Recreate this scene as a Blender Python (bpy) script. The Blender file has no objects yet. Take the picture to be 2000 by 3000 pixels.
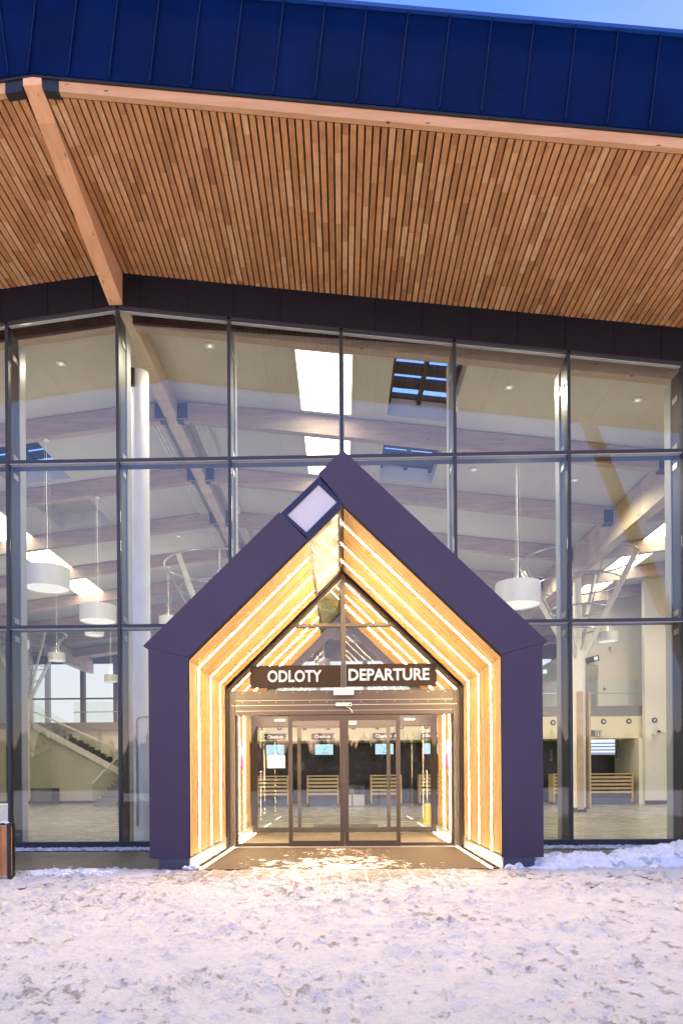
import bpy, math, random
import numpy as np
from mathutils import Vector, Matrix
random.seed(7)
scene = bpy.context.scene
C = scene.collection

# ------------------------------------------------------------------ camera
cam_d = bpy.data.cameras.new("camera"); cam = bpy.data.objects.new("camera", cam_d); C.objects.link(cam)
cam_d.sensor_fit = 'HORIZONTAL'; cam_d.sensor_width = 36.0; cam_d.lens = 36.0
cam_d.shift_x = 0.0215; cam_d.shift_y = 0.3875
cam_d.clip_start = 0.05; cam_d.clip_end = 2000
TH, RO = math.radians(1.3), math.radians(0.4)
fwd = Vector((-math.sin(TH), math.cos(TH), 0)); rt = Vector((math.cos(TH), math.sin(TH), 0)); up = Vector((0, 0, 1))
r2 = rt*math.cos(RO) - up*math.sin(RO); u2 = up*math.cos(RO) + rt*math.sin(RO)
m = Matrix((r2, u2, -fwd)).transposed().to_4x4(); m.translation = Vector((0, 0, 1.3))
cam.matrix_world = m
scene.camera = cam

# ------------------------------------------------------------------ sky
SUN_EL, SUN_ROT = math.radians(7.0), math.radians(180)
w = bpy.data.worlds.new("World"); scene.world = w; w.use_nodes = True
nt = w.node_tree; nt.nodes.clear()
sky = nt.nodes.new('ShaderNodeTexSky'); sky.sky_type = 'NISHITA'; sky.sun_disc = False
sky.sun_elevation = SUN_EL; sky.sun_rotation = SUN_ROT; sky.air_density = 1.0; sky.dust_density = 0.6; sky.ozone_density = 3.5
tc = nt.nodes.new('ShaderNodeTexCoord'); nz = nt.nodes.new('ShaderNodeTexNoise'); nz.inputs['Scale'].default_value = 2.2
nz.inputs['Detail'].default_value = 5
mpg = nt.nodes.new('ShaderNodeMapping'); mpg.inputs['Scale'].default_value = (1, 1, 2.5)
nt.links.new(tc.outputs['Generated'], mpg.inputs[0]); nt.links.new(mpg.outputs[0], nz.inputs['Vector'])
rp = nt.nodes.new('ShaderNodeValToRGB'); rp.color_ramp.elements[0].position = 0.45; rp.color_ramp.elements[1].position = 0.75
rp.color_ramp.elements[0].color = (0, 0, 0, 1); rp.color_ramp.elements[1].color = (.30, .30, .30, 1)
nt.links.new(nz.outputs['Fac'], rp.inputs[0])
tint = nt.nodes.new('ShaderNodeMix'); tint.data_type = 'RGBA'; tint.blend_type = 'MULTIPLY'
tint.inputs[0].default_value = 1.0; tint.inputs[7].default_value = (1.40, 1.38, 2.05, 1)
cl = nt.nodes.new('ShaderNodeMix'); cl.data_type = 'RGBA'
cl.inputs[7].default_value = (2.1, 2.15, 3.8, 1)
nt.links.new(sky.outputs[0], tint.inputs[6]); nt.links.new(tint.outputs[2], cl.inputs[6]); nt.links.new(rp.outputs[0], cl.inputs[0])
sx = nt.nodes.new('ShaderNodeSeparateXYZ'); nt.links.new(tc.outputs['Generated'], sx.inputs[0])
mr = nt.nodes.new('ShaderNodeMapRange'); mr.interpolation_type = 'SMOOTHSTEP'; mr.inputs[1].default_value = 0.02; mr.inputs[2].default_value = 0.55
nt.links.new(sx.outputs[2], mr.inputs[0])
hz = nt.nodes.new('ShaderNodeMix'); hz.data_type = 'RGBA'; hz.inputs[6].default_value = (.50, .40, .36, 1); hz.inputs[7].default_value = (1, 1, 1, 1)
nt.links.new(mr.outputs[0], hz.inputs[0])
hm = nt.nodes.new('ShaderNodeMix'); hm.data_type = 'RGBA'; hm.blend_type = 'MULTIPLY'; hm.inputs[0].default_value = 1.0
nt.links.new(cl.outputs[2], hm.inputs[6]); nt.links.new(hz.outputs[2], hm.inputs[7])
my = nt.nodes.new('ShaderNodeMapRange'); my.interpolation_type = 'SMOOTHSTEP'; my.inputs[1].default_value = .3; my.inputs[2].default_value = .9; nt.links.new(sx.outputs[1], my.inputs[0])
mz = nt.nodes.new('ShaderNodeMapRange'); mz.interpolation_type = 'SMOOTHSTEP'; mz.inputs[1].default_value = .15; mz.inputs[2].default_value = .5; mz.inputs[3].default_value = 1; mz.inputs[4].default_value = 0; nt.links.new(sx.outputs[2], mz.inputs[0])
mm = nt.nodes.new('ShaderNodeMath'); mm.operation = 'MULTIPLY'; nt.links.new(my.outputs[0], mm.inputs[0]); nt.links.new(mz.outputs[0], mm.inputs[1])
glow = nt.nodes.new('ShaderNodeMix'); glow.data_type = 'RGBA'; glow.inputs[7].default_value = (2.0, 2.05, 2.2, 1)
nt.links.new(mm.outputs[0], glow.inputs[0]); nt.links.new(hm.outputs[2], glow.inputs[6])
bg = nt.nodes.new('ShaderNodeBackground'); bg.inputs[1].default_value = 0.15
wo = nt.nodes.new('ShaderNodeOutputWorld')
nt.links.new(glow.outputs[2], bg.inputs[0]); nt.links.new(bg.outputs[0], wo.inputs[0])

# ------------------------------------------------------------------ sun (added warm wash from almost overhead, brightens snow and soffit bounce)
sd = bpy.data.lights.new("added_warm_sun", 'SUN'); so = bpy.data.objects.new("added_warm_sun", sd); C.objects.link(so)
sd.energy = 2.1; sd.angle = math.radians(30); sd.color = (1.0, 0.78, 0.60)
so.rotation_euler = (math.radians(-3.5), math.radians(2), 0); so.location = (0, -20, 15)

vs = scene.view_settings; scene.display_settings.display_device = 'sRGB'
vs.view_transform = 'Standard'; vs.look = 'None'; vs.exposure = 1.5; vs.gamma = 1.0
cy = scene.cycles
cy.use_denoising = True; cy.max_bounces = 9; cy.diffuse_bounces = 4; cy.glossy_bounces = 4
cy.transmission_bounces = 6; cy.transparent_max_bounces = 32; cy.sample_clamp_indirect = 4.0; cy.sample_clamp_direct = 0
cy.caustics_reflective = False; cy.caustics_refractive = False; cy.blur_glossy = 0.5

# ================================================================== materials
def nodes(name):
    mt = bpy.data.materials.new(name); mt.use_nodes = True
    n = mt.node_tree; return mt, n, n.nodes['Principled BSDF']
def N(n, t, **k):
    x = n.nodes.new(t)
    for a, b in k.items(): setattr(x, a, b)
    return x
def noise(n, vec, scale, detail=4, rough=.55):
    x = N(n, 'ShaderNodeTexNoise'); x.inputs['Scale'].default_value = scale; x.inputs['Detail'].default_value = detail
    x.inputs['Roughness'].default_value = rough; n.links.new(vec, x.inputs['Vector']); return x.outputs['Fac']
def mapv(n, vec, sc, loc=(0, 0, 0)):
    x = N(n, 'ShaderNodeMapping'); x.inputs['Scale'].default_value = sc; x.inputs['Location'].default_value = loc
    n.links.new(vec, x.inputs[0]); return x.outputs[0]
def ramp(n, fac, stops):
    x = N(n, 'ShaderNodeValToRGB'); e = x.color_ramp.elements
    while len(e) < len(stops): e.new(0.5)
    for q, (p, c) in zip(e, stops): q.position = p; q.color = (*c, 1) if len(c) == 3 else c
    n.links.new(fac, x.inputs[0]); return x.outputs[0]
def mixc(n, fac, a, b, mode='MIX'):
    x = N(n, 'ShaderNodeMix', data_type='RGBA', blend_type=mode)
    for v, i in ((fac, 0), (a, 6), (b, 7)):
        if isinstance(v, (int, float)): x.inputs[i].default_value = v
        elif isinstance(v, tuple): x.inputs[i].default_value = (*v, 1)
        else: n.links.new(v, x.inputs[i])
    return x.outputs[2]
def mth(n, op, a, b=None, c=None):
    x = N(n, 'ShaderNodeMath', operation=op)
    for i, v in enumerate((a, b, c)):
        if v is None: continue
        if isinstance(v, (int, float)): x.inputs[i].default_value = v
        else: n.links.new(v, x.inputs[i])
    return x.outputs[0]
def objc(n): return N(n, 'ShaderNodeTexCoord').outputs['Object']
def bump(n, b, h, strength, dist=.01):
    x = N(n, 'ShaderNodeBump'); x.inputs['Strength'].default_value = strength; x.inputs['Distance'].default_value = dist
    n.links.new(h, x.inputs['Height']); n.links.new(x.outputs[0], b.inputs['Normal'])

def plain(name, col, rough=.5, metal=0, var=.12, scale=3.0, spec=.5, bmp=0, emis=None):
    mt, n, b = nodes(name); o = objc(n)
    f = noise(n, o, scale, 5)
    c0 = tuple(max(0, v*(1-var)) for v in col); c1 = tuple(min(1, v*(1+var)) for v in col)
    n.links.new(ramp(n, f, [(.3, c0), (.7, c1)]), b.inputs['Base Color'])
    rr = N(n, 'ShaderNodeMapRange'); rr.inputs[3].default_value = max(.02, rough-.06); rr.inputs[4].default_value = min(1, rough+.08)
    n.links.new(noise(n, o, scale*2.7, 3), rr.inputs[0]); n.links.new(rr.outputs[0], b.inputs['Roughness'])
    b.inputs['Metallic'].default_value = metal; b.inputs['Specular IOR Level'].default_value = spec
    if bmp: bump(n, b, noise(n, o, scale*30, 4), bmp, .004)
    if emis: b.inputs['Emission Color'].default_value = (*emis[0], 1); b.inputs['Emission Strength'].default_value = emis[1]
    return mt
def emit(name, col, s):
    mt = bpy.data.materials.new(name); mt.use_nodes = True; n = mt.node_tree; n.nodes.clear()
    e = N(n, 'ShaderNodeEmission'); e.inputs[0].default_value = (*col, 1); e.inputs[1].default_value = s
    o = N(n, 'ShaderNodeOutputMaterial'); n.links.new(e.outputs[0], o.inputs[0]); return mt
def glass(name, ior=1.6, tintc=(1, 1, 1), rough=0.0, diff=0.0, dcol=(.8, .8, .8), dirt=True):
    mt = bpy.data.materials.new(name); mt.use_nodes = True; n = mt.node_tree; n.nodes.clear()
    fr = N(n, 'ShaderNodeFresnel'); ge = N(n, 'ShaderNodeNewGeometry')
    ix = mth(n, 'ADD', mth(n, 'MULTIPLY', ge.outputs['Backfacing'], 1/ior-ior), ior); n.links.new(ix, fr.inputs[0])
    g = N(n, 'ShaderNodeBsdfGlossy'); g.inputs['Roughness'].default_value = rough; g.inputs['Color'].default_value = (1, 1, 1, 1)
    t = N(n, 'ShaderNodeBsdfTransparent'); t.inputs[0].default_value = (*tintc, 1)
    mx = N(n, 'ShaderNodeMixShader'); n.links.new(fr.outputs[0], mx.inputs[0]); n.links.new(t.outputs[0], mx.inputs[1]); n.links.new(g.outputs[0], mx.inputs[2])
    out = mx.outputs[0]
    if diff or dirt:
        d = N(n, 'ShaderNodeBsdfDiffuse'); d.inputs[0].default_value = (*dcol, 1)
        m2 = N(n, 'ShaderNodeMixShader')
        if dirt:
            o = objc(n); f = noise(n, mapv(n, o, (1, 1, .35)), 1.3, 7, .65)
            rr = N(n, 'ShaderNodeMapRange'); rr.inputs[1].default_value = .4; rr.inputs[2].default_value = .8
            rr.inputs[3].default_value = diff; rr.inputs[4].default_value = diff+.006
            n.links.new(f, rr.inputs[0]); n.links.new(rr.outputs[0], m2.inputs[0])
        else: m2.inputs[0].default_value = diff
        n.links.new(out, m2.inputs[1]); n.links.new(d.outputs[0], m2.inputs[2]); out = m2.outputs[0]
    oo = N(n, 'ShaderNodeOutputMaterial'); n.links.new(out, oo.inputs[0]); return mt

def wood_slats(name, axis, pitch, plen, c_dark, c_mid, c_light, along, off=0.0, sides=False):
    """boards: one tone per board and per jointed length"""
    mt, n, b = nodes(name); o = objc(n)
    s = N(n, 'ShaderNodeSeparateXYZ'); n.links.new(o, s.inputs[0])
    a = s.outputs[axis]; l = s.outputs[along]
    idx = mth(n, 'FLOOR', mth(n, 'DIVIDE', mth(n, 'ADD', a, off), pitch))
    wn = N(n, 'ShaderNodeTexWhiteNoise', noise_dimensions='1D'); n.links.new(idx, wn.inputs['W'])
    seg = mth(n, 'FLOOR', mth(n, 'ADD', mth(n, 'DIVIDE', l, plen), mth(n, 'MULTIPLY', wn.outputs[0], 19.7)))
    cmb = N(n, 'ShaderNodeCombineXYZ'); n.links.new(idx, cmb.inputs[0]); n.links.new(seg, cmb.inputs[1])
    w2 = N(n, 'ShaderNodeTexWhiteNoise', noise_dimensions='3D'); n.links.new(cmb.outputs[0], w2.inputs['Vector'])
    base = ramp(n, w2.outputs[0], [(0, c_dark), (.35, c_mid), (.8, c_mid), (1, c_light)])
    sc = [60, 60, 60]; sc[along] = 2.2
    if sides: sc[0] = 2.2
    addv = N(n, 'ShaderNodeVectorMath', operation='ADD'); n.links.new(o, addv.inputs[0]); n.links.new(w2.outputs['Color'], addv.inputs[1])
    gr = noise(n, mapv(n, addv.outputs[0], tuple(sc)), 1.0, 5, .6)
    g2 = ramp(n, gr, [(.3, (.72, .68, .62)), (.65, (1.08, 1.08, 1.08))])
    big = noise(n, mapv(n, addv.outputs[0], (5, 5, 5)), 1.0, 3)
    kn = ramp(n, big, [(.25, (.78, .74, .7)), (.5, (1, 1, 1))])
    cc = mixc(n, 1.0, mixc(n, 1.0, base, g2, 'MULTIPLY'), kn, 'MULTIPLY')
    if sides:      # dark brown on the batten sides paints the shade of the gaps
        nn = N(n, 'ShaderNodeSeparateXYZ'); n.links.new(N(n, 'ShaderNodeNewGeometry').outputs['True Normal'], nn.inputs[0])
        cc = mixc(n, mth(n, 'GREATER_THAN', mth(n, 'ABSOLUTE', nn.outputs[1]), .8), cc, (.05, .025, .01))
    n.links.new(cc, b.inputs['Base Color'])
    b.inputs['Roughness'].default_value = .62; b.inputs['Specular IOR Level'].default_value = .25
    return mt
def wood_beam(name, c0, c1, along, knots=True):
    mt, n, b = nodes(name); o = objc(n)
    sc = [14, 14, 14]; sc[along] = 1.1
    g = noise(n, mapv(n, o, tuple(sc)), 1.0, 6, .6)
    c = ramp(n, g, [(.3, c0), (.7, c1)])
    ks = [3.2, 3.2, 7.5]; ks[along] = 2.2
    if along == 1: ks = [9, 2.2, 3.2]
    v = N(n, 'ShaderNodeTexVoronoi'); n.links.new(mapv(n, o, tuple(ks)), v.inputs['Vector']); v.inputs['Scale'].default_value = 1.0
    k = ramp(n, v.outputs['Distance'], [(.05, (.28, .15, .08)), (.1, (1, 1, 1))])
    c = mixc(n, 1.0 if knots else 0.0, c, k, 'MULTIPLY')
    s = N(n, 'ShaderNodeSeparateXYZ'); n.links.new(o, s.inputs[0])
    if along == 1:
        w2 = N(n, 'ShaderNodeTexWhiteNoise', noise_dimensions='1D'); n.links.new(mth(n, 'FLOOR', mth(n, 'MULTIPLY', s.outputs[1], 2.1)), w2.inputs['W'])
        c = mixc(n, 1.0, c, ramp(n, w2.outputs[0], [(0, (.86, .84, .8)), (1, (1.05, 1.05, 1.05))]), 'MULTIPLY')
    n.links.new(c, b.inputs['Base Color']); b.inputs['Roughness'].default_value = .55; b.inputs['Specular IOR Level'].default_value = .25
    return mt

M = {}
M['navy'] = plain('navy_seam_metal', (.0008, .0085, .046), .5, .0, .22, 1.1, .03)
M['navy_seam'] = plain('navy_seam_fold', (.0018, .012, .058), .5, .0, .1, 3, .1)
M['navy_edge'] = plain('blue_edge_flashing', (.008, .05, .22), .4, 0, .05, 2, .3)
M['band'] = plain('dark_band_metal', (.0045, .0045, .009), .55, 0, .2, 1.4, .3)
M['violet'] = plain('violet_panel_paint', (.062, .047, .073), .6, 0, .05, .8, .2)
M['violet_dark'] = plain('violet_plinth_paint', (.055, .048, .08), .5, 0, .1, 1.5)
M['boxframe'] = plain('window_box_paint', (.018, .020, .058), .45, 0, .06, 3, .3)
M['mull'] = plain('grey_mullion_metal', (.026, .029, .038), .42, .1, .1, 3)
M['post'] = plain('light_grey_post_paint', (.44, .44, .43), .45, 0, .05, 2)
M['postdark'] = plain('dark_grey_mullion_web', (.05, .053, .062), .45, .1, .1, 2)  # web is dark grey metal
M['bronze'] = plain('bronze_aluminium', (.030, .022, .021), .42, .25, .08, 3)
M['bronze_dark'] = plain('dark_bronze_aluminium', (.03, .023, .023), .4, .3, .1, 3)
M['black'] = plain('black_steel', (.012, .012, .014), .5, .1, .15, 3)
M['backing'] = plain('black_felt', (.006, .005, .005), .9, 0, .2, 3, .1)
M['concrete'] = plain('pale_concrete', (.78, .77, .72), .7, 0, .07, 2.2, .3, .25)
M['plaster'] = plain('cream_plaster', (.76, .72, .58), .75, 0, .04, 1.2, .3)
M['ivory'] = plain('ivory_plaster', (.80, .77, .66), .75, 0, .03, 1.0, .3)
M['bulk'] = plain('yellow_cream_panel', (.78, .72, .50), .7, 0, .03, 1.0, .3)
M['taupe'] = plain('taupe_plaster', (.50, .47, .38), .75, 0, .08, .6, .3)
M['steel'] = plain('satin_steel', (.50, .49, .47), .3, .7, .06, 4)
M['whitesteel'] = plain('pale_painted_steel', (.66, .64, .58), .45, 0, .06, 3)
M['shade'] = plain('grey_lamp_fabric', (.60, .61, .60), .5, .2, .04, 6, .5, .1)
M['slab'] = plain('dark_slab_steel', (.20, .20, .175), .35, .4, .12, 1.5)
M['skirt'] = plain('dark_skirting', (.05, .06, .085), .5, 0, .1, 3)
M['darkbody'] = plain('charcoal_laminate', (.045, .042, .05), .5, 0, .12, 3)
M['counterbase'] = plain('slate_blue_base', (.07, .085, .15), .5, 0, .1, 3)
M['yellow'] = plain('yellow_plastic', (.78, .58, .05), .4, 0, .05, 3)
M['whitep'] = plain('white_plastic', (.8, .79, .76), .4, 0, .03, 3)
M['paper'] = plain('notice_paper', (.82, .66, .55), .7, 0, .03, 3)
M['red'] = plain('red_enamel', (.5, .04, .04), .4, 0, .08, 3)
M['sign_dark'] = plain('sign_board_brown', (.014, .010, .011), .8, 0, .06, 2, .05)
M['sign_slate'] = plain('slate_sign_board', (.06, .065, .07), .5, 0, .06, 2)
M['letters'] = emit('glowing_letters', (1, .85, .76), .46)
M['letters_dim'] = plain('white_lettering', (.85, .83, .78), .5, 0, .02, 3, .3, 0, ((1, .97, .9), .18))
M['letter_grey'] = plain('grey_lettering', (.38, .27, .22), .6)
M['led'] = emit('warm_led', (1, .72, .39), 80.0)
M['floorled'] = emit('warm_floor_led', (1, .74, .44), 30.0)
M['emlamp'] = emit('emergency_lamp_glow', (1, .86, .78), .42)
M['panel_light'] = emit('ceiling_light_glow', (1, .93, .76), 3.2)
M['lamp_glow'] = plain('lamp_diffuser', (.8, .8, .78), .5, 0, .02, 3, .3, 0, ((1, .98, .92), .25))
M['screen_blue'] = emit('screen_pale_blue', (.62, .86, 1.0), .42)
M['screen_white'] = emit('screen_white', (.85, .92, 1.0), .45)
M['screen_band'] = emit('screen_blue_band', (.22, .27, .60), .35)
M['screen_green'] = emit('screen_green', (.35, .8, .4), .5)
M['logo_green'] = emit('logo_green', (.10, .62, .35), .8)
M['logo_teal'] = emit('logo_teal', (.05, .40, .42), .8)
M['exit_green'] = emit('exit_sign_green', (.10, .55, .22), .5)
M['frost'] = plain('frosted_lit_pane', (.46, .42, .42), .5, 0, .03, 2, .4, 0, ((1, .88, .84), .05))
M['poster_pink'] = plain('poster_pink', (.6, .12, .35), .5)
M['poster_blue'] = plain('poster_blue', (.2, .25, .5), .5)
M['poster_pale'] = plain('poster_pale', (.75, .68, .7), .5)
M['glass'] = glass('facade_glass', 1.44, (.95, .965, .94), 0.0, .0, (.8, .82, .8))
M['doorglass'] = glass('door_glass', 1.36, (.97, .98, .97), 0.0, 0, dirt=False)
M['railglass'] = glass('railing_glass', 1.4, (.93, .95, .92), 0.0, 0, dirt=False)
M['roofglass'] = glass('snowed_roof_glass', 1.25, (.9, .92, .9), 0.0, .80, (.38, .34, .33), dirt=False)
M['hallglass'] = glass('vestibule_roof_glass', 1.2, (.9, .92, .88), 0.0, .18, (.16, .18, .12), dirt=False)
M['soffit'] = wood_slats('soffit_larch', 0, .1054, .62, (.42, .19, .07), (.60, .295, .112), (.72, .42, .195), 1, .05)
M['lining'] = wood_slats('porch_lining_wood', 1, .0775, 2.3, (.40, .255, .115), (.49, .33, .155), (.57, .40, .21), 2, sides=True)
M['beam'] = wood_beam('spruce_glulam', (.70, .37, .17), (.82, .47, .24), 1)
M['beamx'] = wood_beam('spruce_glulam_edge', (.50, .26, .105), (.62, .35, .16), 0)
M['glulam'] = wood_beam('pale_glulam', (.36, .27, .215), (.49, .38, .30), 0)
M['glulamy'] = wood_beam('pale_glulam_long', (.54, .44, .33), (.66, .55, .42), 1)
M['oak'] = plain('pale_oak', (.55, .40, .19), .5, 0, .12, 5)
M['oakpost'] = plain('light_oak_post', (.50, .36, .22), .5, 0, .1, 5)
M['matgrey'] = plain('brown_mat', (.07, .055, .042), .8, 0, .15, 9)
M['boxwood'] = plain('orange_timber', (.55, .22, .07), .6, 0, .18, 4)

# ceiling boards: pale panels with thin joints
mt, n, b = nodes('ceiling_board'); o = objc(n); s = N(n, 'ShaderNodeSeparateXYZ'); n.links.new(o, s.inputs[0])
def joint(axis, pitch, wd, off=0.0):
    fr = mth(n, 'FRACT', mth(n, 'DIVIDE', mth(n, 'ADD', s.outputs[axis], 100+off), pitch))
    return mth(n, 'LESS_THAN', fr, wd/pitch)
j = mth(n, 'MAXIMUM', joint(0, 2.4, .03), joint(1, .6, .018))
base = ramp(n, noise(n, o, .8, 4), [(.3, (.52, .505, .46)), (.7, (.59, .575, .53))])
n.links.new(mixc(n, j, base, (.52, .50, .46)), b.inputs['Base Color']); b.inputs['Roughness'].default_value = .8
M['ceiling'] = mt
# hall floor: polished grey tiles
mt, n, b = nodes('hall_tiles'); o = objc(n); s = N(n, 'ShaderNodeSeparateXYZ'); n.links.new(o, s.inputs[0])
j = mth(n, 'MAXIMUM', joint(0, 1.2, .015), joint(1, 1.2, .03))
tv = N(n, 'ShaderNodeTexWhiteNoise', noise_dimensions='3D')
fl = N(n, 'ShaderNodeVectorMath', operation='FLOOR'); n.links.new(mapv(n, o, (1/1.2, 1/1.2, 0), (83.3333, 83.3333, 0)), fl.inputs[0]); n.links.new(fl.outputs[0], tv.inputs['Vector'])
c = mixc(n, 1.0, ramp(n, noise(n, mapv(n, o, (.5, 3, 1)), 1.4, 6), [(.3, (.27, .255, .215)), (.7, (.40, .375, .31))]), ramp(n, tv.outputs[0], [(0, (.85, .85, .85)), (1, (1.1, 1.1, 1.1))]), 'MULTIPLY')
n.links.new(mixc(n, j, c, (.40, .38, .33)), b.inputs['Base Color'])
rr = N(n, 'ShaderNodeMapRange'); rr.inputs[3].default_value = .16; rr.inputs[4].default_value = .36
n.links.new(noise(n, mapv(n, o, (1, 5, 1)), 1.5, 5), rr.inputs[0]); n.links.new(rr.outputs[0], b.inputs['Roughness'])
bump(n, b, noise(n, mapv(n, o, (.6, 5, 1)), 2.0, 3), .12, .02)
M['tiles'] = mt
# dark stone wall behind the counters
mt, n, b = nodes('dark_stone'); o = objc(n)
f = noise(n, mapv(n, o, (1, 1, 1.3)), 1.7, 8, .7)
n.links.new(ramp(n, f, [(.35, (.014, .011, .011)), (.55, (.03, .023, .021)), (.72, (.09, .07, .06))]), b.inputs['Base Color']); b.inputs['Roughness'].default_value = .35
M['stone'] = mt
# brown pavers
def paver_mat(name, snow_amt, px, py):
    mt, n, b = nodes(name); o = objc(n)
    br = N(n, 'ShaderNodeTexBrick'); br.offset = .5; br.inputs['Scale'].default_value = 1.0
    br.inputs['Brick Width'].default_value = px; br.inputs['Row Height'].default_value = py
    br.inputs['Mortar Size'].default_value = .006; br.inputs['Color1'].default_value = (.085, .06, .042, 1)
    br.inputs['Color2'].default_value = (.125, .09, .062, 1); br.inputs['Mortar'].default_value = (.05, .038, .03, 1)
    rot = N(n, 'ShaderNodeMapping'); rot.inputs['Rotation'].default_value = (0, 0, math.radians(90)); n.links.new(o, rot.inputs[0])
    n.links.new(rot.outputs[0], br.inputs['Vector'])
    c = mixc(n, 1.0, br.outputs[0], ramp(n, noise(n, o, 9, 6, .7), [(.3, (.6, .6, .6)), (.7, (1.2, 1.2, 1.2))]), 'MULTIPLY')
    if snow_amt:
        f = noise(n, mapv(n, o, (1, 1.7, 1)), 7.5, 8, .72)
        s = N(n, 'ShaderNodeSeparateXYZ'); n.links.new(o, s.inputs[0])
        # trodden snow lies in the middle and thins towards the doors and the sides
        e1 = mth(n, 'MULTIPLY', mth(n, 'ABSOLUTE', mth(n, 'ADD', s.outputs[0], -.1)), .075)
        e2 = mth(n, 'MULTIPLY', mth(n, 'ABSOLUTE', mth(n, 'SUBTRACT', s.outputs[1], 9.6)), .028)
        g = mth(n, 'SUBTRACT', mth(n, 'SUBTRACT', f, e1), e2)
        msk = ramp(n, g, [(.43, (0, 0, 0)), (.50, (1, 1, 1))])
        c = mixc(n, msk, c, (.80, .78, .78))
        bump(n, b, msk, .5, .01)
    n.links.new(c, b.inputs['Base Color']); b.inputs['Roughness'].default_value = .55
    return mt
M['pavers'] = paver_mat('brown_pavers', 0, .6, .155)
mt, n, b = nodes('snowy_porch_mat'); o = objc(n)
c = ramp(n, noise(n, mapv(n, o, (3, 40, 1)), 1.0, 6, .7), [(.3, (.026, .015, .011)), (.7, (.055, .034, .026))])
f = noise(n, mapv(n, o, (1, .7, 1)), 5.0, 12, .80); s_ = N(n, 'ShaderNodeSeparateXYZ'); n.links.new(o, s_.inputs[0])
big = noise(n, o, 1.3, 3)
e1 = mth(n, 'MULTIPLY', mth(n, 'ABSOLUTE', mth(n, 'ADD', s_.outputs[0], .1)), .085)
e2 = mth(n, 'MULTIPLY', mth(n, 'ABSOLUTE', mth(n, 'SUBTRACT', s_.outputs[1], 9.6)), .045)
g = mth(n, 'ADD', mth(n, 'SUBTRACT', mth(n, 'SUBTRACT', f, e1), e2), mth(n, 'MULTIPLY', mth(n, 'SUBTRACT', big, .5), .25))
msk = ramp(n, g, [(.435, (0, 0, 0)), (.475, (1, 1, 1))])
n.links.new(mixc(n, msk, c, (.78, .75, .74)), b.inputs['Base Color']); b.inputs['Roughness'].default_value = .7; b.inputs['Specular IOR Level'].default_value = .2
bump(n, b, msk, .6, .01)
M['pavers_snowy'] = mt
# snow with brown trodden patches
def snow_mat(name, patches):
    mt, n, b = nodes(name); o = objc(n)
    sn = mixc(n, 1.0, ramp(n, noise(n, o, 3, 5), [(.3, (.84, .83, .83)), (.7, (.91, .90, .90))]), ramp(n, noise(n, o, 38, 6, .75), [(.26, (.62, .58, .58)), (.40, (1, 1, 1))]), 'MULTIPLY')
    if patches:
        s = N(n, 'ShaderNodeSeparateXYZ'); n.links.new(o, s.inputs[0])
        a = noise(n, mapv(n, o, (1, .75, 1)), 8.0, 9, .76)
        d = noise(n, o, .9, 2)
        g = mth(n, 'ADD', a, mth(n, 'MULTIPLY', mth(n, 'SUBTRACT', d, .5), .35))
        # thin cover over the slabs right before the porch
        near = N(n, 'ShaderNodeMapRange'); near.inputs[1].default_value = 7.6; near.inputs[2].default_value = 9.5
        near.inputs[3].default_value = 0; near.inputs[4].default_value = .15; n.links.new(s.outputs[1], near.inputs[0])
        side = N(n, 'ShaderNodeMapRange'); side.inputs[1].default_value = 1.9; side.inputs[2].default_value = 3.1
        side.inputs[3].default_value = 1; side.inputs[4].default_value = 0
        n.links.new(mth(n, 'ABSOLUTE', mth(n, 'ADD', s.outputs[0], .1)), side.inputs[0])
        nw = mth(n, 'MULTIPLY', near.outputs[0], side.outputs[0])
        # joints stay filled with snow
        br = N(n, 'ShaderNodeTexBrick'); br.offset = .5; br.inputs['Scale'].default_value = 1.0
        br.inputs['Brick Width'].default_value = .6; br.inputs['Row Height'].default_value = .30; br.inputs['Mortar Size'].default_value = .014
        br.inputs['Mortar Smooth'].default_value = .4
        rot = N(n, 'ShaderNodeMapping'); rot.inputs['Rotation'].default_value = (0, 0, math.radians(90)); n.links.new(o, rot.inputs[0]); n.links.new(rot.outputs[0], br.inputs['Vector'])
        g = mth(n, 'SUBTRACT', mth(n, 'ADD', g, nw), mth(n, 'MULTIPLY', br.outputs['Fac'], .16))
        msk = ramp(n, g, [(.57, (0, 0, 0)), (.67, (1, 1, 1))])
        brown = ramp(n, noise(n, o, 14, 5), [(.3, (.38, .24, .16)), (.7, (.66, .51, .41))])
        sn = mixc(n, mth(n, 'MULTIPLY', msk, .85), sn, brown)
        h = mth(n, 'SUBTRACT', noise(n, o, 20, 10, .8), mth(n, 'MULTIPLY', msk, .5))
        bump(n, b, h, 1.0, .09)
    else:
        bump(n, b, noise(n, o, 16, 10, .75), .8, .05)
    n.links.new(sn, b.inputs['Base Color']); b.inputs['Roughness'].default_value = .75
    b.inputs['Specular IOR Level'].default_value = .25
    return mt
M['snow'] = snow_mat('trodden_snow', True); M['snowclean'] = snow_mat('clean_snow', False)
M['pebble'] = plain('grey_pebble', (.55, .53, .54), .7, 0, .5, 9)
M['foliage'] = plain('dark_spruce', (.02, .028, .018), .9, 0, .4, 3)

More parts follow.
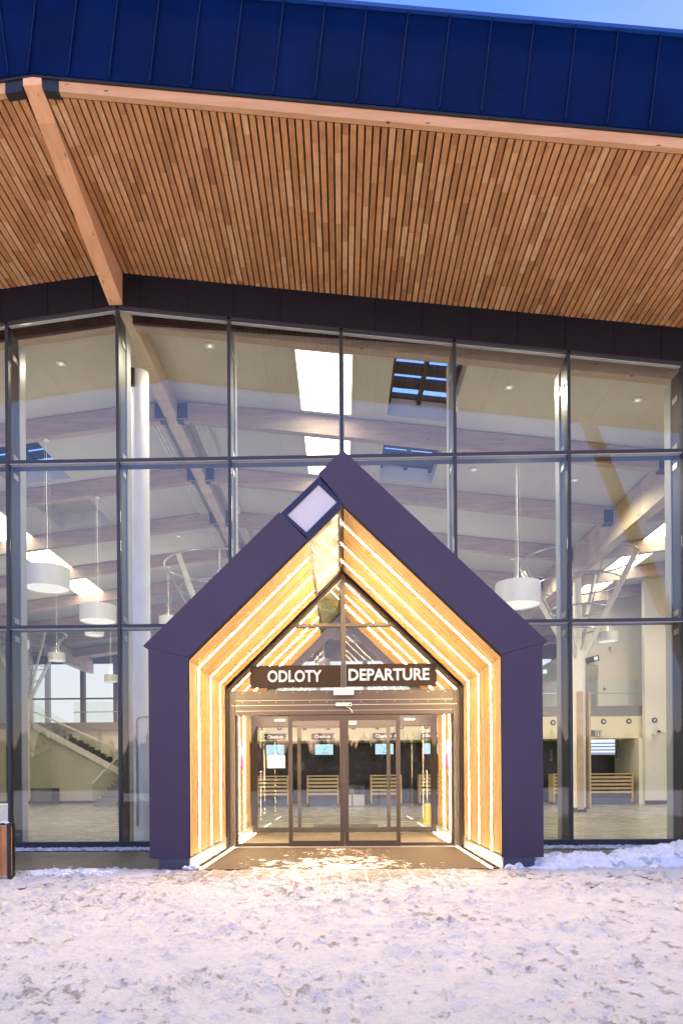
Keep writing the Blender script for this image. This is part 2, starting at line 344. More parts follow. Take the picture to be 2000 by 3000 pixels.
# ================================================================== mesh helpers
class MB:
    def __init__(s): s.v = []; s.f = []
    def add(s, vs, fs):
        k = len(s.v); s.v += [tuple(p) for p in vs]; s.f += [tuple(i+k for i in q) for q in fs]; return s
    def box(s, x0, x1, y0, y1, z0, z1):
        return s.add([(x0, y0, z0), (x1, y0, z0), (x1, y1, z0), (x0, y1, z0), (x0, y0, z1), (x1, y0, z1), (x1, y1, z1), (x0, y1, z1)],
                     [(0, 3, 2, 1), (4, 5, 6, 7), (0, 1, 5, 4), (1, 2, 6, 5), (2, 3, 7, 6), (3, 0, 4, 7)])
    def prism(s, poly, y0, y1):                       # outline in x,z pushed along y
        k = len(poly)
        a = sum(poly[i][0]*poly[(i+1) % k][1]-poly[(i+1) % k][0]*poly[i][1] for i in range(k))
        if a < 0: poly = poly[::-1]
        return s.add([(x, y0, z) for x, z in poly]+[(x, y1, z) for x, z in poly],
                     [tuple(range(k)), tuple(range(2*k-1, k-1, -1))]+[(i, i+k, (i+1) % k+k, (i+1) % k)[::-1] if False else (i, i+k, (i+1) % k+k, (i+1) % k) for i in range(k)])
    def prismx(s, poly, x0, x1):                      # outline in y,z pushed along x
        k = len(poly)
        return s.add([(x0, y, z) for y, z in poly]+[(x1, y, z) for y, z in poly],
                     [tuple(range(k))[::-1], tuple(range(k, 2*k))]+[(i, (i+1) % k, (i+1) % k+k, i+k) for i in range(k)])
    def bar(s, p, q, w, h, upv=(0, 0, 1)):            # oriented rectangular bar
        p, q = Vector(p), Vector(q); d = (q-p).normalized(); u = Vector(upv)
        if abs(d.dot(u)) > .98: u = Vector((0, 1, 0))
        a = d.cross(u).normalized()*w/2; b_ = a.cross(d).normalized()*h/2
        vs = [p-a-b_, p+a-b_, p+a+b_, p-a+b_, q-a-b_, q+a-b_, q+a+b_, q-a+b_]
        return s.add(vs, [(0, 1, 2, 3), (7, 6, 5, 4), (0, 4, 5, 1), (1, 5, 6, 2), (2, 6, 7, 3), (3, 7, 4, 0)])
    def cyl(s, p, q, r, r2=None, n=20, cap=True):
        p, q = Vector(p), Vector(q); d = (q-p).normalized(); r2 = r if r2 is None else r2
        a = d.orthogonal().normalized(); b_ = d.cross(a)
        vs = []
        for c_, rr in ((p, r), (q, r2)):
            for i in range(n):
                t = 2*math.pi*i/n; vs.append(c_+a*math.cos(t)*rr+b_*math.sin(t)*rr)
        fs = [(i, (i+1) % n, n+(i+1) % n, n+i) for i in range(n)]
        if cap: fs += [tuple(range(n))[::-1], tuple(range(n, 2*n))]
        return s.add(vs, fs)
    def tube(s, pts, r, n=8):
        for a, b_ in zip(pts[:-1], pts[1:]): s.cyl(a, b_, r, n=n)
        return s
    def ring(s, c, R, r, n=40, k=6):
        vs = []; fs = []
        for i in range(n):
            t = 2*math.pi*i/n
            for j_ in range(k):
                u = 2*math.pi*j_/k; vs.append((c[0]+(R+r*math.cos(u))*math.cos(t), c[1]+(R+r*math.cos(u))*math.sin(t), c[2]+r*math.sin(u)))
        for i in range(n):
            for j_ in range(k): fs.append((i*k+j_, ((i+1) % n)*k+j_, ((i+1) % n)*k+(j_+1) % k, i*k+(j_+1) % k))
        return s.add(vs, fs)
    def build(s, name, mat, parent=None, smooth=False, bevel=0):
        me = bpy.data.meshes.new(name); me.from_pydata(s.v, [], s.f); me.validate(); me.update()
        ob = bpy.data.objects.new(name, me); C.objects.link(ob)
        for q in (mat if isinstance(mat, list) else [mat]): me.materials.append(q)
        if parent:
            ob.parent = parent; r = parent
            loc = Vector((0, 0, 0))
            while r is not None: loc += Vector(r.location); r = r.parent
            ob.location = -loc if not getattr(s, 'local', False) else (0, 0, 0)
        if smooth:
            me.polygons.foreach_set('use_smooth', [True]*len(me.polygons))
            try: me.set_sharp_from_angle(angle=math.radians(40))
            except Exception: pass
        if bevel:
            bv = ob.modifiers.new('bevel', 'BEVEL'); bv.width = bevel; bv.segments = 2; bv.limit_method = 'ANGLE'
        return ob
def L(): q = MB(); q.local = True; return q
def tag(o, label=None, cat=None, group=None, kind=None):
    if label: o['label'] = label
    if cat: o['category'] = cat
    if group: o['group'] = group
    if kind: o['kind'] = kind
    return o
def thing(name, loc, label, cat, group=None, rz=0):
    o = bpy.data.objects.new(name, None); C.objects.link(o); o.location = loc; o.rotation_euler = (0, 0, rz); o.empty_display_size = .2
    return tag(o, label, cat, group)
def dup(root, loc, label, group=None, rz=None):
    r = root.copy(); C.objects.link(r); r.location = loc; r['label'] = label
    if rz is not None: r.rotation_euler = (0, 0, rz)
    if group: r['group'] = group
    for ch in list(root.children):
        c_ = ch.copy(); C.objects.link(c_); c_.parent = r
        for g in ch.children: d = g.copy(); C.objects.link(d); d.parent = c_
    return r
def text(name, body, size, loc, mat, parent, align='LEFT', bold=.0, depth=.004, sx=1.0, world=True, fit=None):
    cu = bpy.data.curves.new(name, 'FONT'); cu.body = body; cu.size = size; cu.align_x = align; cu.extrude = depth; cu.offset = bold
    cu.resolution_u = 3
    t = bpy.data.objects.new(name, cu); C.objects.link(t); bpy.context.view_layer.update()
    dg = bpy.context.evaluated_depsgraph_get(); me = bpy.data.meshes.new_from_object(t.evaluated_get(dg))
    C.objects.unlink(t); bpy.data.objects.remove(t)
    if fit:
        xs_ = [v.co.x for v in me.vertices]; ys_ = [v.co.y for v in me.vertices]
        kx, ky = fit[0]/(max(xs_)-min(xs_)), fit[1]/(max(ys_)-min(ys_))
        me.transform(Matrix.Translation((-min(xs_), -min(ys_), 0))); me.transform(Matrix.Diagonal((kx, ky, 1, 1)))
    me.transform(Matrix.Rotation(math.radians(90), 4, 'X')); me.transform(Matrix.Diagonal((sx, 1, 1, 1)))
    me.materials.clear(); me.materials.append(mat)
    ob = bpy.data.objects.new(name, me); C.objects.link(ob); ob.parent = parent
    l = Vector(loc)
    if parent and world:
        r = parent
        while r is not None: l -= Vector(r.location); r = r.parent
    ob.location = l; return ob

# fast value noise
_rng = np.random.default_rng(3); _tab = _rng.random((256, 256))
def vnoise(x, y):
    xi = np.floor(x).astype(int); yi = np.floor(y).astype(int); fx = x-xi; fy = y-yi
    fx = fx*fx*(3-2*fx); fy = fy*fy*(3-2*fy)
    g = lambda a, b_: _tab[a % 256, b_ % 256]
    return (g(xi, yi)*(1-fx)+g(xi+1, yi)*fx)*(1-fy)+(g(xi, yi+1)*(1-fx)+g(xi+1, yi+1)*fx)*fy
def fbm(x, y, o_=5, g=.5):
    t = 0; a = 1; s_ = 0
    for i in range(o_): t = t+a*vnoise(x*2**i+17.3*i, y*2**i+9.1*i); s_ += a; a *= g
    return t/s_
def grid(xs, ys, zf, name, mat, **k):
    X, Y = np.meshgrid(xs, ys); Z = zf(X, Y); P = np.stack([X, Y, Z], -1) if not isinstance(Z, tuple) else np.stack(Z, -1)
    me = bpy.data.meshes.new(name); nx, ny = len(xs), len(ys)
    idx = np.arange(nx*ny).reshape(ny, nx)
    q = np.stack([idx[:-1, :-1], idx[:-1, 1:], idx[1:, 1:], idx[1:, :-1]], -1).reshape(-1, 4)
    me.vertices.add(nx*ny); me.vertices.foreach_set('co', P.reshape(-1).astype(np.float32))
    me.loops.add(q.size); me.loops.foreach_set('vertex_index', q.reshape(-1).astype(np.int32))
    me.polygons.add(len(q)); me.polygons.foreach_set('loop_start', np.arange(0, q.size, 4, dtype=np.int32))
    me.polygons.foreach_set('loop_total', np.full(len(q), 4, dtype=np.int32)); me.polygons.foreach_set('use_smooth', np.ones(len(q), dtype=bool))
    me.update(); me.validate(); me.materials.append(mat)
    ob = bpy.data.objects.new(name, me); C.objects.link(ob); return ob

# ================================================================== setting
XC = 0.036                       # centre line of the porch
FY = 12.5                        # plane of the glass front
XR = -4.095; S = .121            # ridge line of the folded roof and its fall
def roofz(x, c): return c - S*abs(x-XR)

tag(grid(np.linspace(-400, 400, 3), np.array([-400., 8.0]), lambda X, Y: X*0-.03, 'ground', M['snowclean']), kind='structure')
g1 = MB().box(-60, 60, 8.0, 12.44, -.2, -.012).build('paving', M['pavers']); tag(g1, kind='structure')
gs = MB(); gs.box(-400, -60, 8.0, 400, -.2, -.03); gs.box(60, 400, 8, 400, -.2, -.03); gs.box(-60, 60, 46, 400, -.2, -.03)
tag(gs.build('terrain', M['snowclean']), kind='structure')
tag(MB().box(-60, 60, 12.44, 46, -.2, 0).build('floor', M['tiles']), kind='structure')
tag(MB().box(XC-2.12, XC+2.12, 9.52, 12.43, -.012, .004).build('path', M['pavers_snowy']), kind='structure')

def snow_h(X, Y):
    base = .012+.016*(fbm(X*1.1, Y*1.1, 3)-.5)*2
    lum = fbm(X*13+5, Y*11, 4, .6); lum2 = fbm(X*3.3, Y*3.3+40, 4, .6)
    h = base+.052*np.clip(lum-.50, 0, 1)*4*np.clip(lum2*2.4-.75, 0, 1)+.022*(fbm(X*24, Y*20, 3, .6)-.5)
    dents = np.clip(fbm(X*6.3+70, Y*5.3, 3)-.58, 0, .2)
    h = h-.17*dents
    thin = np.clip((Y-7.6)/1.9, 0, 1)*np.clip((3.0-np.abs(X))/1.2, 0, 1)
    h = h*(1-.75*thin)
    edge = 9.50+.22*(fbm(X*1.7, Y*0+3, 4)-.5)+.35*np.clip((np.abs(X)-2.6)/1.2, 0, 1)*(fbm(X*.8+4, Y*0, 3)-.35)
    return h-.06*np.clip((Y-edge)/.12, 0, 1)
tag(grid(np.arange(-7.5, 7.5, .017), np.arange(3.0, 10.2, .017), snow_h, 'snow', M['snow']), kind='structure')

# ================================================================== terminal building
B = thing('terminal_building', (0, FY, 0), 'glass fronted terminal hall with navy metal roof edge and timber slatted soffit', 'building')
XL, XRT = -11.0, 10.5
def slope_prism(x0, x1, ztop, zbot, y0, y1):
    """solid following the folded roof between x0 and x1; ztop, zbot are heights at the ridge"""
    q = MB(); xs = [x0]+([XR] if x0 < XR < x1 else [])+[x1]
    for a, b_ in zip(xs[:-1], xs[1:]):
        q.prism([(a, roofz(a, zbot)), (b_, roofz(b_, zbot)), (b_, roofz(b_, ztop)), (a, roofz(a, ztop))], y0, y1)
    return q
SR = 10.59                                       # soffit height at ridge
FB, FT = 10.755, 12.0                            # fascia bottom, top at ridge
fasc = slope_prism(XL, XRT, FT, FB, 9.05, 9.35).build('fascia', M['navy'], B); th = math.atan(S)
for sgn in (1, -1):
    for i in range(0, 28):
        x = XR+sgn*(-.04+.5475*i if sgn > 0 else .30+.5475*i)
        if not XL < x < XRT: continue
        zb = roofz(x, FB)+.01; zt = roofz(x, FT)-.015; dx = sgn*(FT-FB)*math.sin(th)
        MB().bar((x, 9.033, zb), (x+dx, 9.033, zt-.0), .015, .034, (0, 1, 0)).build('standing_seam', M['navy_seam'], fasc)
slope_prism(XL, XRT, FT+.05, FT, 9.0, 9.40).build('edge_flashing', M['navy_edge'], B)
slope_prism(XL, XRT, FB, FB-.035, 9.065, 9.35).build('drip_edge', M['black'], B)
# roof deck above the soffit and hall
slope_prism(XL, XRT, FT-.03, FT-.1, 9.35, 13.0).build('roof_deck', M['band'], B)
slope_prism(XL, XRT, SR+.16, SR+.06, 9.35, 12.5).build('soffit_backing', M['backing'], B)
q = MB(); i = 0; x = XR+.155
while x < XRT-.1:
    q.prism([(x, roofz(x, SR)), (x+.081, roofz(x+.081, SR)), (x+.081, roofz(x+.081, SR+.05)), (x, roofz(x, SR+.05))], 9.19, 12.47); x += .1054
x = XR-.155-.089
while x > XL:
    q.prism([(x, roofz(x, SR)), (x+.081, roofz(x+.081, SR)), (x+.081, roofz(x+.081, SR+.05)), (x, roofz(x, SR+.05))], 9.19, 12.47); x -= .1054
q.build('soffit_slats', M['soffit'], B)
# edge beams either side of the black brackets
slope_prism(-3.74, XRT, FB-.036, SR-.012, 9.09, 9.165).build('edge_beam', M['beamx'], B)
slope_prism(XL, -4.47, FB-.036, SR-.012, 9.09, 9.165).build('edge_beam', M['beamx'], B)
slope_prism(-3.955, -3.742, FB-.036, SR-.02, 9.085, 9.20).build('beam_bracket', M['black'], B)
slope_prism(-4.468, -4.235, FB-.036, SR-.02, 9.085, 9.20).build('beam_bracket', M['black'], B)
# tapered ridge beam
q = MB(); q.prismx([(9.07, 10.615), (FY-.04, 9.99), (FY-.04, 10.7), (9.07, 10.73)], XR-.125, XR+.125)
q.build('ridge_beam', M['beam'], B)
MB().bar((5.45, 9.45, 9.62), (9.3, 9.45, 0), .19, .30, (0, 1, 0)).build('leaning_strut', M['beam'], B)
# dark band above the glass
GT = 9.975                                       # top of glass at ridge
q = slope_prism(XL, XRT, SR+.05, GT, 12.45, 12.62)
for i in range(-14, 18):
    x = XR+.45+.86*i
    if abs(x-XR) < .2 or not XL < x < XRT: continue
    q.box(x-.006, x+.006, 12.438, 12.45, roofz(x, GT)+.02, roofz(x, SR)-.0)
q.build('eaves_band', M['band'], B)
slope_prism(XL, XRT, GT, GT-.05, 12.44, 12.56).build('head_frame', M['mull'], B)
slope_prism(XL, XRT, GT-.05, GT-.062, 12.49, 12.56).build('head_trim', M['post'], B)

# glass front ---------------------------------------------------------------
MX = [.033+2.055*k for k in range(-5, 6)]
Z1, Z2, ZB = 4.09, 7.14, .072
def porch_top(x):
    ax = abs(x-XC)
    return 0 if ax > 2.79 else 5.83-.962*ax
rp_ = random.Random(21)
def gtop(x): return roofz(x, GT-.05)
def mullion(x):
    z0 = porch_top(x) or -.02
    top = gtop(x)+.05
    o_ = MB().box(x-.03, x+.03, 12.44, 12.56, z0, top).build('mullion', M['mull'], B, bevel=.004)
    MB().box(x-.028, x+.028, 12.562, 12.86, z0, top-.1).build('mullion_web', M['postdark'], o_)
    MB().box(x-.05, x+.05, 12.862, 13.10, z0, top-.14).build('steel_post', M['post'], o_, bevel=.006)
    for z in (Z1-.22, Z2-.22, Z1+.12, Z2+.12, top-.6):
        if z > z0+.1:
            sd_ = 1 if x < 0.2 else -1
            MB().box(*sorted((x+sd_*.0285, x+sd_*.042)), 12.62, 12.80, z, z+.1).build('bracket', M['steel'], o_)
for x in MX:
    mullion(x)
def pane_poly(x0, x1, z0, z1f):
    # region above the porch outline
    pts_b = []; bps = sorted({x0, x1, *[b_ for b_ in (XC-2.79, XC, XC+2.79) if x0 < b_ < x1]})
    seg = []
    for a, b_ in zip(bps[:-1], bps[1:]):
        mid = (a+b_)/2
        if abs(mid-XC) > 2.79: seg.append((a, z0)); seg.append((b_, z0))
        else:
            za, zb = 5.83-.962*abs(a-XC)+.02, 5.83-.962*abs(b_-XC)+.02
            seg.append((a, max(z0, za))); 
            zz = z0
            if (za-zz)*(zb-zz) < 0:
                t = (zz-za)/(zb-za); seg.append((a+t*(b_-a), zz))
            seg.append((b_, max(z0, zb)))
    return seg
def add_pane(x0, x1, z0, z1l, z1r, y0=12.485, y1=12.50):
    seg = pane_poly(x0, x1, z0, None)
    zt = lambda x: z1l+(z1r-z1l)*(x-x0)/(x1-x0)
    # cut where outline passes above the pane top
    out = []
    for i_, (x, z) in enumerate(seg):
        ok = z < zt(x)-1e-4
        if i_:
            px, pz = seg[i_-1]; pok = pz < zt(px)-1e-4
            if ok != pok and x != px:
                t = (zt(px)-pz)/((z-pz)-(zt(x)-zt(px))); out.append((px+t*(x-px), pz+t*(z-pz)))
        if ok: out.append((x, z))
    if len(out) < 2: return
    xa, xb = out[0][0], out[-1][0]
    cl_ = []
    for p in out+[(xb, zt(xb)), (xa, zt(xa))]:
        if not cl_ or (abs(p[0]-cl_[-1][0])+abs(p[1]-cl_[-1][1])) > 1e-3: cl_.append(p)
    if abs(cl_[0][0]-cl_[-1][0])+abs(cl_[0][1]-cl_[-1][1]) < 1e-3: cl_.pop()
    if len(cl_) < 3: return
    q = MB().prism(cl_, y0, y1); ta, tb = rp_.uniform(-.0025, .0025), rp_.uniform(-.002, .002)
    q.v = [(x, y+(x-(x0+x1)/2)*ta+(z-z0-1.5)*tb, z) for x, y, z in q.v]
    q.build('glass_pane', M['glass'], B)
for a, b_ in zip(MX[:-1], MX[1:]):
    x0, x1 = a+.031, b_-.031
    add_pane(x0, x1, ZB+.05, Z1-.032, Z1-.032)
    add_pane(x0, x1, Z1+.032, Z2-.032, Z2-.032)
    add_pane(x0, x1, Z2+.032, gtop(x0)-.014, gtop(x1)-.014)
    for z in (Z1, Z2):
        # transom stops where it meets the porch roof
        lim = (5.83-z)/.962+.06 if z < 5.83 else 0
        if z < 5.83:
            if x1 <= XC: xa, xb = x0, min(x1, XC-lim)
            else: xa, xb = max(x0, XC+lim), x1
            if xb-xa < .03: continue
        else: xa, xb = x0, x1
        t = MB().box(xa, xb, 12.45, 12.545, z-.03, z+.03).build('transom', M['mull'], B)
        MB().box(xa, xb, 12.547, 12.78, z-.028, z+.028).build('transom_web', M['mull'], t)
        MB().box(xa, xb, 12.46, 12.56, z-.042, z-.0305).build('transom_trim', M['post'], t)
    for xa, xb in ((x0, min(x1, XC-2.78)), (max(x0, XC+2.78), x1)):
        if xb > xa+.02 and not (xa < XC < xb):
            MB().box(xa, xb, 12.45, 12.56, .0, ZB+.05).build('sill', M['mull'], B)
            MB().box(xa, xb, 12.47, 12.54, -.06, -.0005).build('sill_base', M['black'], B)

# hall interior ---------------------------------------------------------------
CZ = 10.50                                       # ceiling at ridge
VR, VL = 8.05, -16.25
YE = 44.0
def hallz(x, c=CZ):
    if x > VR: return c-S*(VR-XR)+S*(x-VR)
    if x < VL: return c-S*(XR-VL)+S*(VL-x)
    return c-S*abs(x-XR)
PY = [13.15+3.45*i for i in range(10)]
holes = []
for yi in (0, 1): holes.append((1.12, 2.62, PY[yi]+.75 if yi else 13.95, PY[yi+1]-.35))
for yi in (1, 2): holes.append((-9.55, -7.85, PY[yi]+.75, PY[yi+1]-.35))
xs = sorted({-20.0, VL, XR, VR, 20.0, 1.12, 2.62, -9.55, -7.85})
ys = sorted({12.62, YE, *[h[2] for h in holes], *[h[3] for h in holes]})
q = MB(); qt = MB()
for a, b_ in zip(xs[:-1], xs[1:]):
    for c_, d_ in zip(ys[:-1], ys[1:]):
        mx_, my_ = (a+b_)/2, (c_+d_)/2
        if any(h[0] < mx_ < h[1] and h[2] < my_ < h[3] for h in holes): continue
        za, zb = hallz(a), hallz(b_)
        q.add([(a, c_, za), (b_, c_, zb), (b_, d_, zb), (a, d_, za)], [(0, 3, 2, 1)])
        qt.add([(a, c_, za+.55), (b_, c_, zb+.55), (b_, d_, zb+.55), (a, d_, za+.55)], [(0, 1, 2, 3)])
for h in holes:                                  # shaft walls
    for x in (h[0], h[1]):
        q.add([(x, h[2], hallz(x)), (x, h[3], hallz(x)), (x, h[3], hallz(x)+.55), (x, h[2], hallz(x)+.55)], [(0, 1, 2, 3)])
    for y in (h[2], h[3]):
        q.add([(h[0], y, hallz(h[0])), (h[1], y, hallz(h[1])), (h[1], y, hallz(h[1])+.55), (h[0], y, hallz(h[0])+.55)], [(0, 1, 2, 3)])
q.build('hall_ceiling', M['ceiling'], B); qt.build('roof_covering', M['band'], B)
for h in holes:
    x0, x1, y0, y1 = h; zf = lambda x: hallz(x)+.47
    sk = MB()
    for k in range(5):
        y = y0+.06+(y1-y0-.12)*k/4; sk.bar((x0, y, zf(x0)), (x1, y, zf(x1)), .09 if k in (0, 4) else .30, .1)
    for k in range(3):
        x = x0+.05+(x1-x0-.1)*k/2; sk.bar((x, y0, zf(x)-.08), (x, y1, zf(x)-.08), .09, .14)
    if x0 < 0 and y0 > 19:      # blind shaft closed by a plain board
        MB().add([(x0, y0, zf(x0)), (x1, y0, zf(x1)), (x1, y1, zf(x1)), (x0, y1, zf(x0))], [(0, 3, 2, 1)]).build('shaft_board', M['taupe'], B); continue
    so_ = sk.build('skylight', M['black'], B)
    if x0 > 0 and y0 < 20 or x0 < 0:
        MB().add([(x0, y0, zf(x0)+.09), (x1, y0, zf(x1)+.09), (x1, y1, zf(x1)+.09), (x0, y1, zf(x0)+.09)], [(0, 1, 2, 3)]).build('skylight_glass', M['railglass'], so_)
# purlins between the main beams
spans = [(VL+.17, XR-.14), (XR+.14, VR-.17), (VR+.17, 19.9)]
for i, y in enumerate(PY[:9]):
    for (a, b_) in spans:
        if a > 10 and False: continue
        h = .46
        q = MB().prism([(a, hallz(a)-.02-h), (b_, hallz(b_)-.02-h), (b_, hallz(b_)-.02), (a, hallz(a)-.02)], y-.10, y+.10)
        pu = q.build('purlin', M['glulam'], B)
        if 0 < i < 7:
            for x, sg in ((a, 1), (b_, -1)):
                if abs(x) > 19: continue
                zc = hallz(x)-.02
                hb = MB().box(*sorted((x-sg*.01, x+sg*.26)), y-.112, y-.101, zc-.43, zc-.06)
                hb.box(*sorted((x-sg*.01, x+sg*.26)), y-.112, y+.112, zc-h-.018, zc-h-.006)
                for zz in (-.13, -.23, -.33):
                    for xx in (.05, .2): hb.cyl((x+sg*xx, y-.125, zc+zz), (x+sg*xx, y-.112, zc+zz), .013, n=8)
                hb.build('hanger', M['sign_slate'], pu)
# main beams: ridge, valleys
MB().box(XR-.15, XR+.15, 12.64, YE, 10.06, CZ-.03).build('main_beam', M['glulamy'], B)
for vx in (VR, VL):
    zv = hallz(vx); MB().box(vx-.16, vx+.16, 12.64, YE, zv-.95, zv-.03).build('main_beam', M['glulamy'], B)
# timber strip and eaves inside the glass head
q = MB()
for a, b_ in ((-16, XR-.14), (XR+.14, 9.9)):
    q.prism([(a, hallz(a)-.47), (b_, hallz(b_)-.47), (b_, hallz(b_)-.01), (a, hallz(a)-.01)], 12.98, 13.045)
q.build('closing_panel', M['band'], B)
# ventilation troughs beside the ridge
for i in range(1, 6):
    for sg in (1, -1):
        x = XR+sg*.55; q = MB()
        q.box(x-.16, x+.16, PY[i]+.25, PY[i+1]-.25, CZ-.20, CZ-.06)
        for k in (-.1, 0, .1): q.cyl((x+k, PY[i]+.25, CZ-.21), (x+k, PY[i+1]-.25, CZ-.21), .028, n=8)
        q.build('trough', M['whitesteel'], B)
# round columns
def round_column(x, y, r, top):
    return MB().cyl((x, y, 0), (x, y, top), r, n=40).build('column', M['concrete'], B, smooth=True)
c1 = round_column(-4.16, 14.15, .18, 9.74)
MB().tube([(-4.22, 13.95, .3), (-4.22, 13.95, 2.45), (-4.19, 13.95, 2.53), (-4.1, 13.95, 2.55), (-3.2, 13.95, 2.56)], .018, 8).build('conduit', M['steel'], c1, smooth=True)
MB().box(-4.30, -4.21, 13.9, 13.96, 9.35, 9.72).build('column_bracket', M['black'], c1)
def tree_column(x, y, rad=1.98):
    q = MB().cyl((x, y, .16), (x, y, 5.75), .24, n=32)
    c_ = q.build('column', M['ivory'], B, smooth=True)
    MB().cyl((x, y, 0), (x, y, .16), .255, n=32).build('column_base', M['skirt'], c_, smooth=True)
    for k in range(4):
        t = math.radians(45+90*k+8); dx, dy = math.cos(t), math.sin(t)
        MB().bar((x+dx*.22, y+dy*.22, 5.35), (x+dx*rad*.98, y+dy*rad*.98, 8.7), .08, .16, (dx, dy, 0)).build('strut', M['whitesteel'], c_)
    q = MB()
    for k in range(8):
        t = math.radians(45*k+8); dx, dy = math.cos(t), math.sin(t)
        q.cyl((x+dx*.25, y+dy*.25, 5.6), (x+dx*rad, y+dy*rad, 8.75), .025, n=8)
    for z, r in ((8.72, rad), (7.9, rad*.74), (7.0, rad*.48), (6.3, rad*.3)): q.ring((x, y, z), r, .028)
    q.build('strut_cage', M['steel'], c_, smooth=True)
    MB().cyl((x, y, 5.75), (x, y, 8.6), .14, n=20).build('column_head', M['ivory'], c_, smooth=True)
    return c_
tree_column(-4.2, 24.0); c3 = tree_column(8.2, 23.9); tree_column(-16.15, 34.6)
MB().box(8.06, 8.26, 23.58, 23.66, 0.1, 4.15).build('timber_guard', M['oakpost'], c3)
MB().box(8.50, 8.56, 23.7, 24.1, 0.1, 4.15).build('timber_guard', M['oakpost'], c3)
for (x, y) in ((-10.9, 38.2), (-16.3, 14.2), (8.05, 14.2)): round_column(x, y, .24, 8.9)
# walls of the hall
def wall(nm, mat, *b_): return MB().box(*b_).build(nm, mat, B)
wall('side_wall', M['plaster'], -20.2, -20, 12.6, YE, 0, 11)
wall('side_wall', M['plaster'], 20, 20.2, 12.6, YE, 0, 11)
wall('ground_floor_wall', M['stone'], -5.6, 13.0, 32.4, 32.6, 0, 3.84)
wall('counter_bulkhead', M['bulk'], -7.6, 13.3, 30.0, 30.18, 2.87, 3.84)
wall('counter_soffit', M['bulk'], -7.6, 12.93, 30.18, 32.4, 2.87, 2.95)
wall('gallery_floor', M['slab'], -7.6, 13.3, 29.98, 40.0, 3.842, 4.28)
wall('gallery_floor', M['slab'], -20, -7.62, 36.3, YE, 3.842, 4.28)
wall('under_gallery_wall', M['plaster'], -20, -7.62, 36.5, 36.7, 0, 3.84)
wall('under_gallery_wall', M['plaster'], -7.60, -5.62, 30.02, 30.2, 0, 2.868)
wall('end_wall', M['ivory'], 12.95, 20, 29.5, 29.75, 0, 10.0)
wall('skirting', M['skirt'], 12.93, 20, 29.47, 29.5, 0, .17)
wall('counter_side_wall', M['ivory'], 12.80, 13.2, 29.76, 32.4, 0, 2.86)
uw = MB(); uw.box(11.72, 14.6, 31.5, 31.7, 4.28, 10); uw.box(11.1, 11.72, 31.5, 31.7, 6.32, 10); uw.box(10.85, 11.1, 31.5, 31.7, 4.28, 10); 
uw.build('gallery_wall', M['ivory'], B)
wall('gallery_wall', M['taupe'], 10.99, 14.5, 33.0, 33.1, 4.28, 7)
wall('gallery_wall', M['plaster'], 10.86, 10.98, 31.72, 39, 4.28, 7.2)
# far glass wall of the gallery
fw = MB(); fw.box(-20, 20, 43.9, 44, 0, 4.9); fw.box(-20, 20, 43.9, 44, 8.7, 11)
for x in (-19, -16.7, -14.55, -12.3, -10.1, -7.5, -4.5, -1.5, 1.5, 4.5, 7.5, 10.5, 13.5, 16.5): fw.box(x-.14, x+.14, 43.6, 43.9, 4.3, 8.7)
fw.box(-20, 20, 43.7, 43.88, 6.38, 6.48)
fw.bar((-12.1, 43.4, 8.3), (-10.3, 43.4, 4.4), .16, .16)
fw.build('window_wall', M['mull'], B)
# gallery railings
def rail(x0, x1, y, z):
    r = MB().tube([(x0, y, z+.552), (x1, y, z+.552)], .024, 10).build('handrail', M['steel'], B, smooth=True)
    MB().box(x0, x1, y+.01, y+.022, z+.0, z+1.09).build('railing_glass', M['railglass'], B)
rail(-7.5, 12.9, 29.99, 4.29); rail(-14.4, -7.7, 36.35, 4.29)

# ------------------------------------------------------------------ lights in the ceiling
def ceiling_light(x0, x1, y0, y1, label):
    xm = (x0+x1)/2; ym = (y0+y1)/2; zm = hallz(xm)
    t = thing('ceiling_light', (xm, ym, zm-.03), label, 'ceiling light', 'luminous panels between the roof beams')
    hw, hl = (x1-x0)/2, (y1-y0)/2; s_ = (hallz(x1)-hallz(x0))/(x1-x0)
    q = L(); q.add([(-hw, -hl, -s_*hw), (hw, -hl, s_*hw), (hw, hl, s_*hw), (-hw, hl, -s_*hw)], [(0, 3, 2, 1)]); q.build('diffuser', M['panel_light'], t)
    q = L()
    for sg in (-1, 1):
        q.bar((sg*(hw+.015), -hl, sg*s_*hw), (sg*(hw+.015), hl, sg*s_*hw), .03, .05)
        q.bar((-hw, sg*(hl+.015), -s_*hw), (hw, sg*(hl+.015), s_*hw), .03, .05)
    q.build('frame', M['whitep'], t)
ceiling_light(-.9, .26, 13.98, 16.28, 'large white luminous ceiling panel beside the skylight, nearest the glass front above the porch')
ceiling_light(-.9, .26, 17.3, 19.7, 'white luminous ceiling panel one bay behind the nearest one, above the porch apex')
for k, y in enumerate((20.75, 24.2, 27.7)):  # unseen panels added to give the hall more light
    ceiling_light(-.9, .26, y, y+2.35, ('third', 'fourth', 'fifth')[k]+' added luminous ceiling panel counted back from the glass, hidden behind the porch')
LL = ['luminous ceiling panel at the far left edge above the large drum lamp', 'luminous ceiling panel just behind the large left drum lamp', 'luminous ceiling panel above the second drum lamp on the left']
for k, y in enumerate((21.2, 24.65, 28.1)): ceiling_light(-11.75, -10.65, y, y+2.45, LL[k])
LR = ['luminous ceiling panel at the upper right behind the right valley beam', 'luminous ceiling panel seen through the strut cone of the right column', 'luminous ceiling panel low behind the strut cone of the right column']
for k, y in enumerate((21.2, 24.65, 28.1)): ceiling_light(10.25, 11.4, y, y+2.45, LR[k])

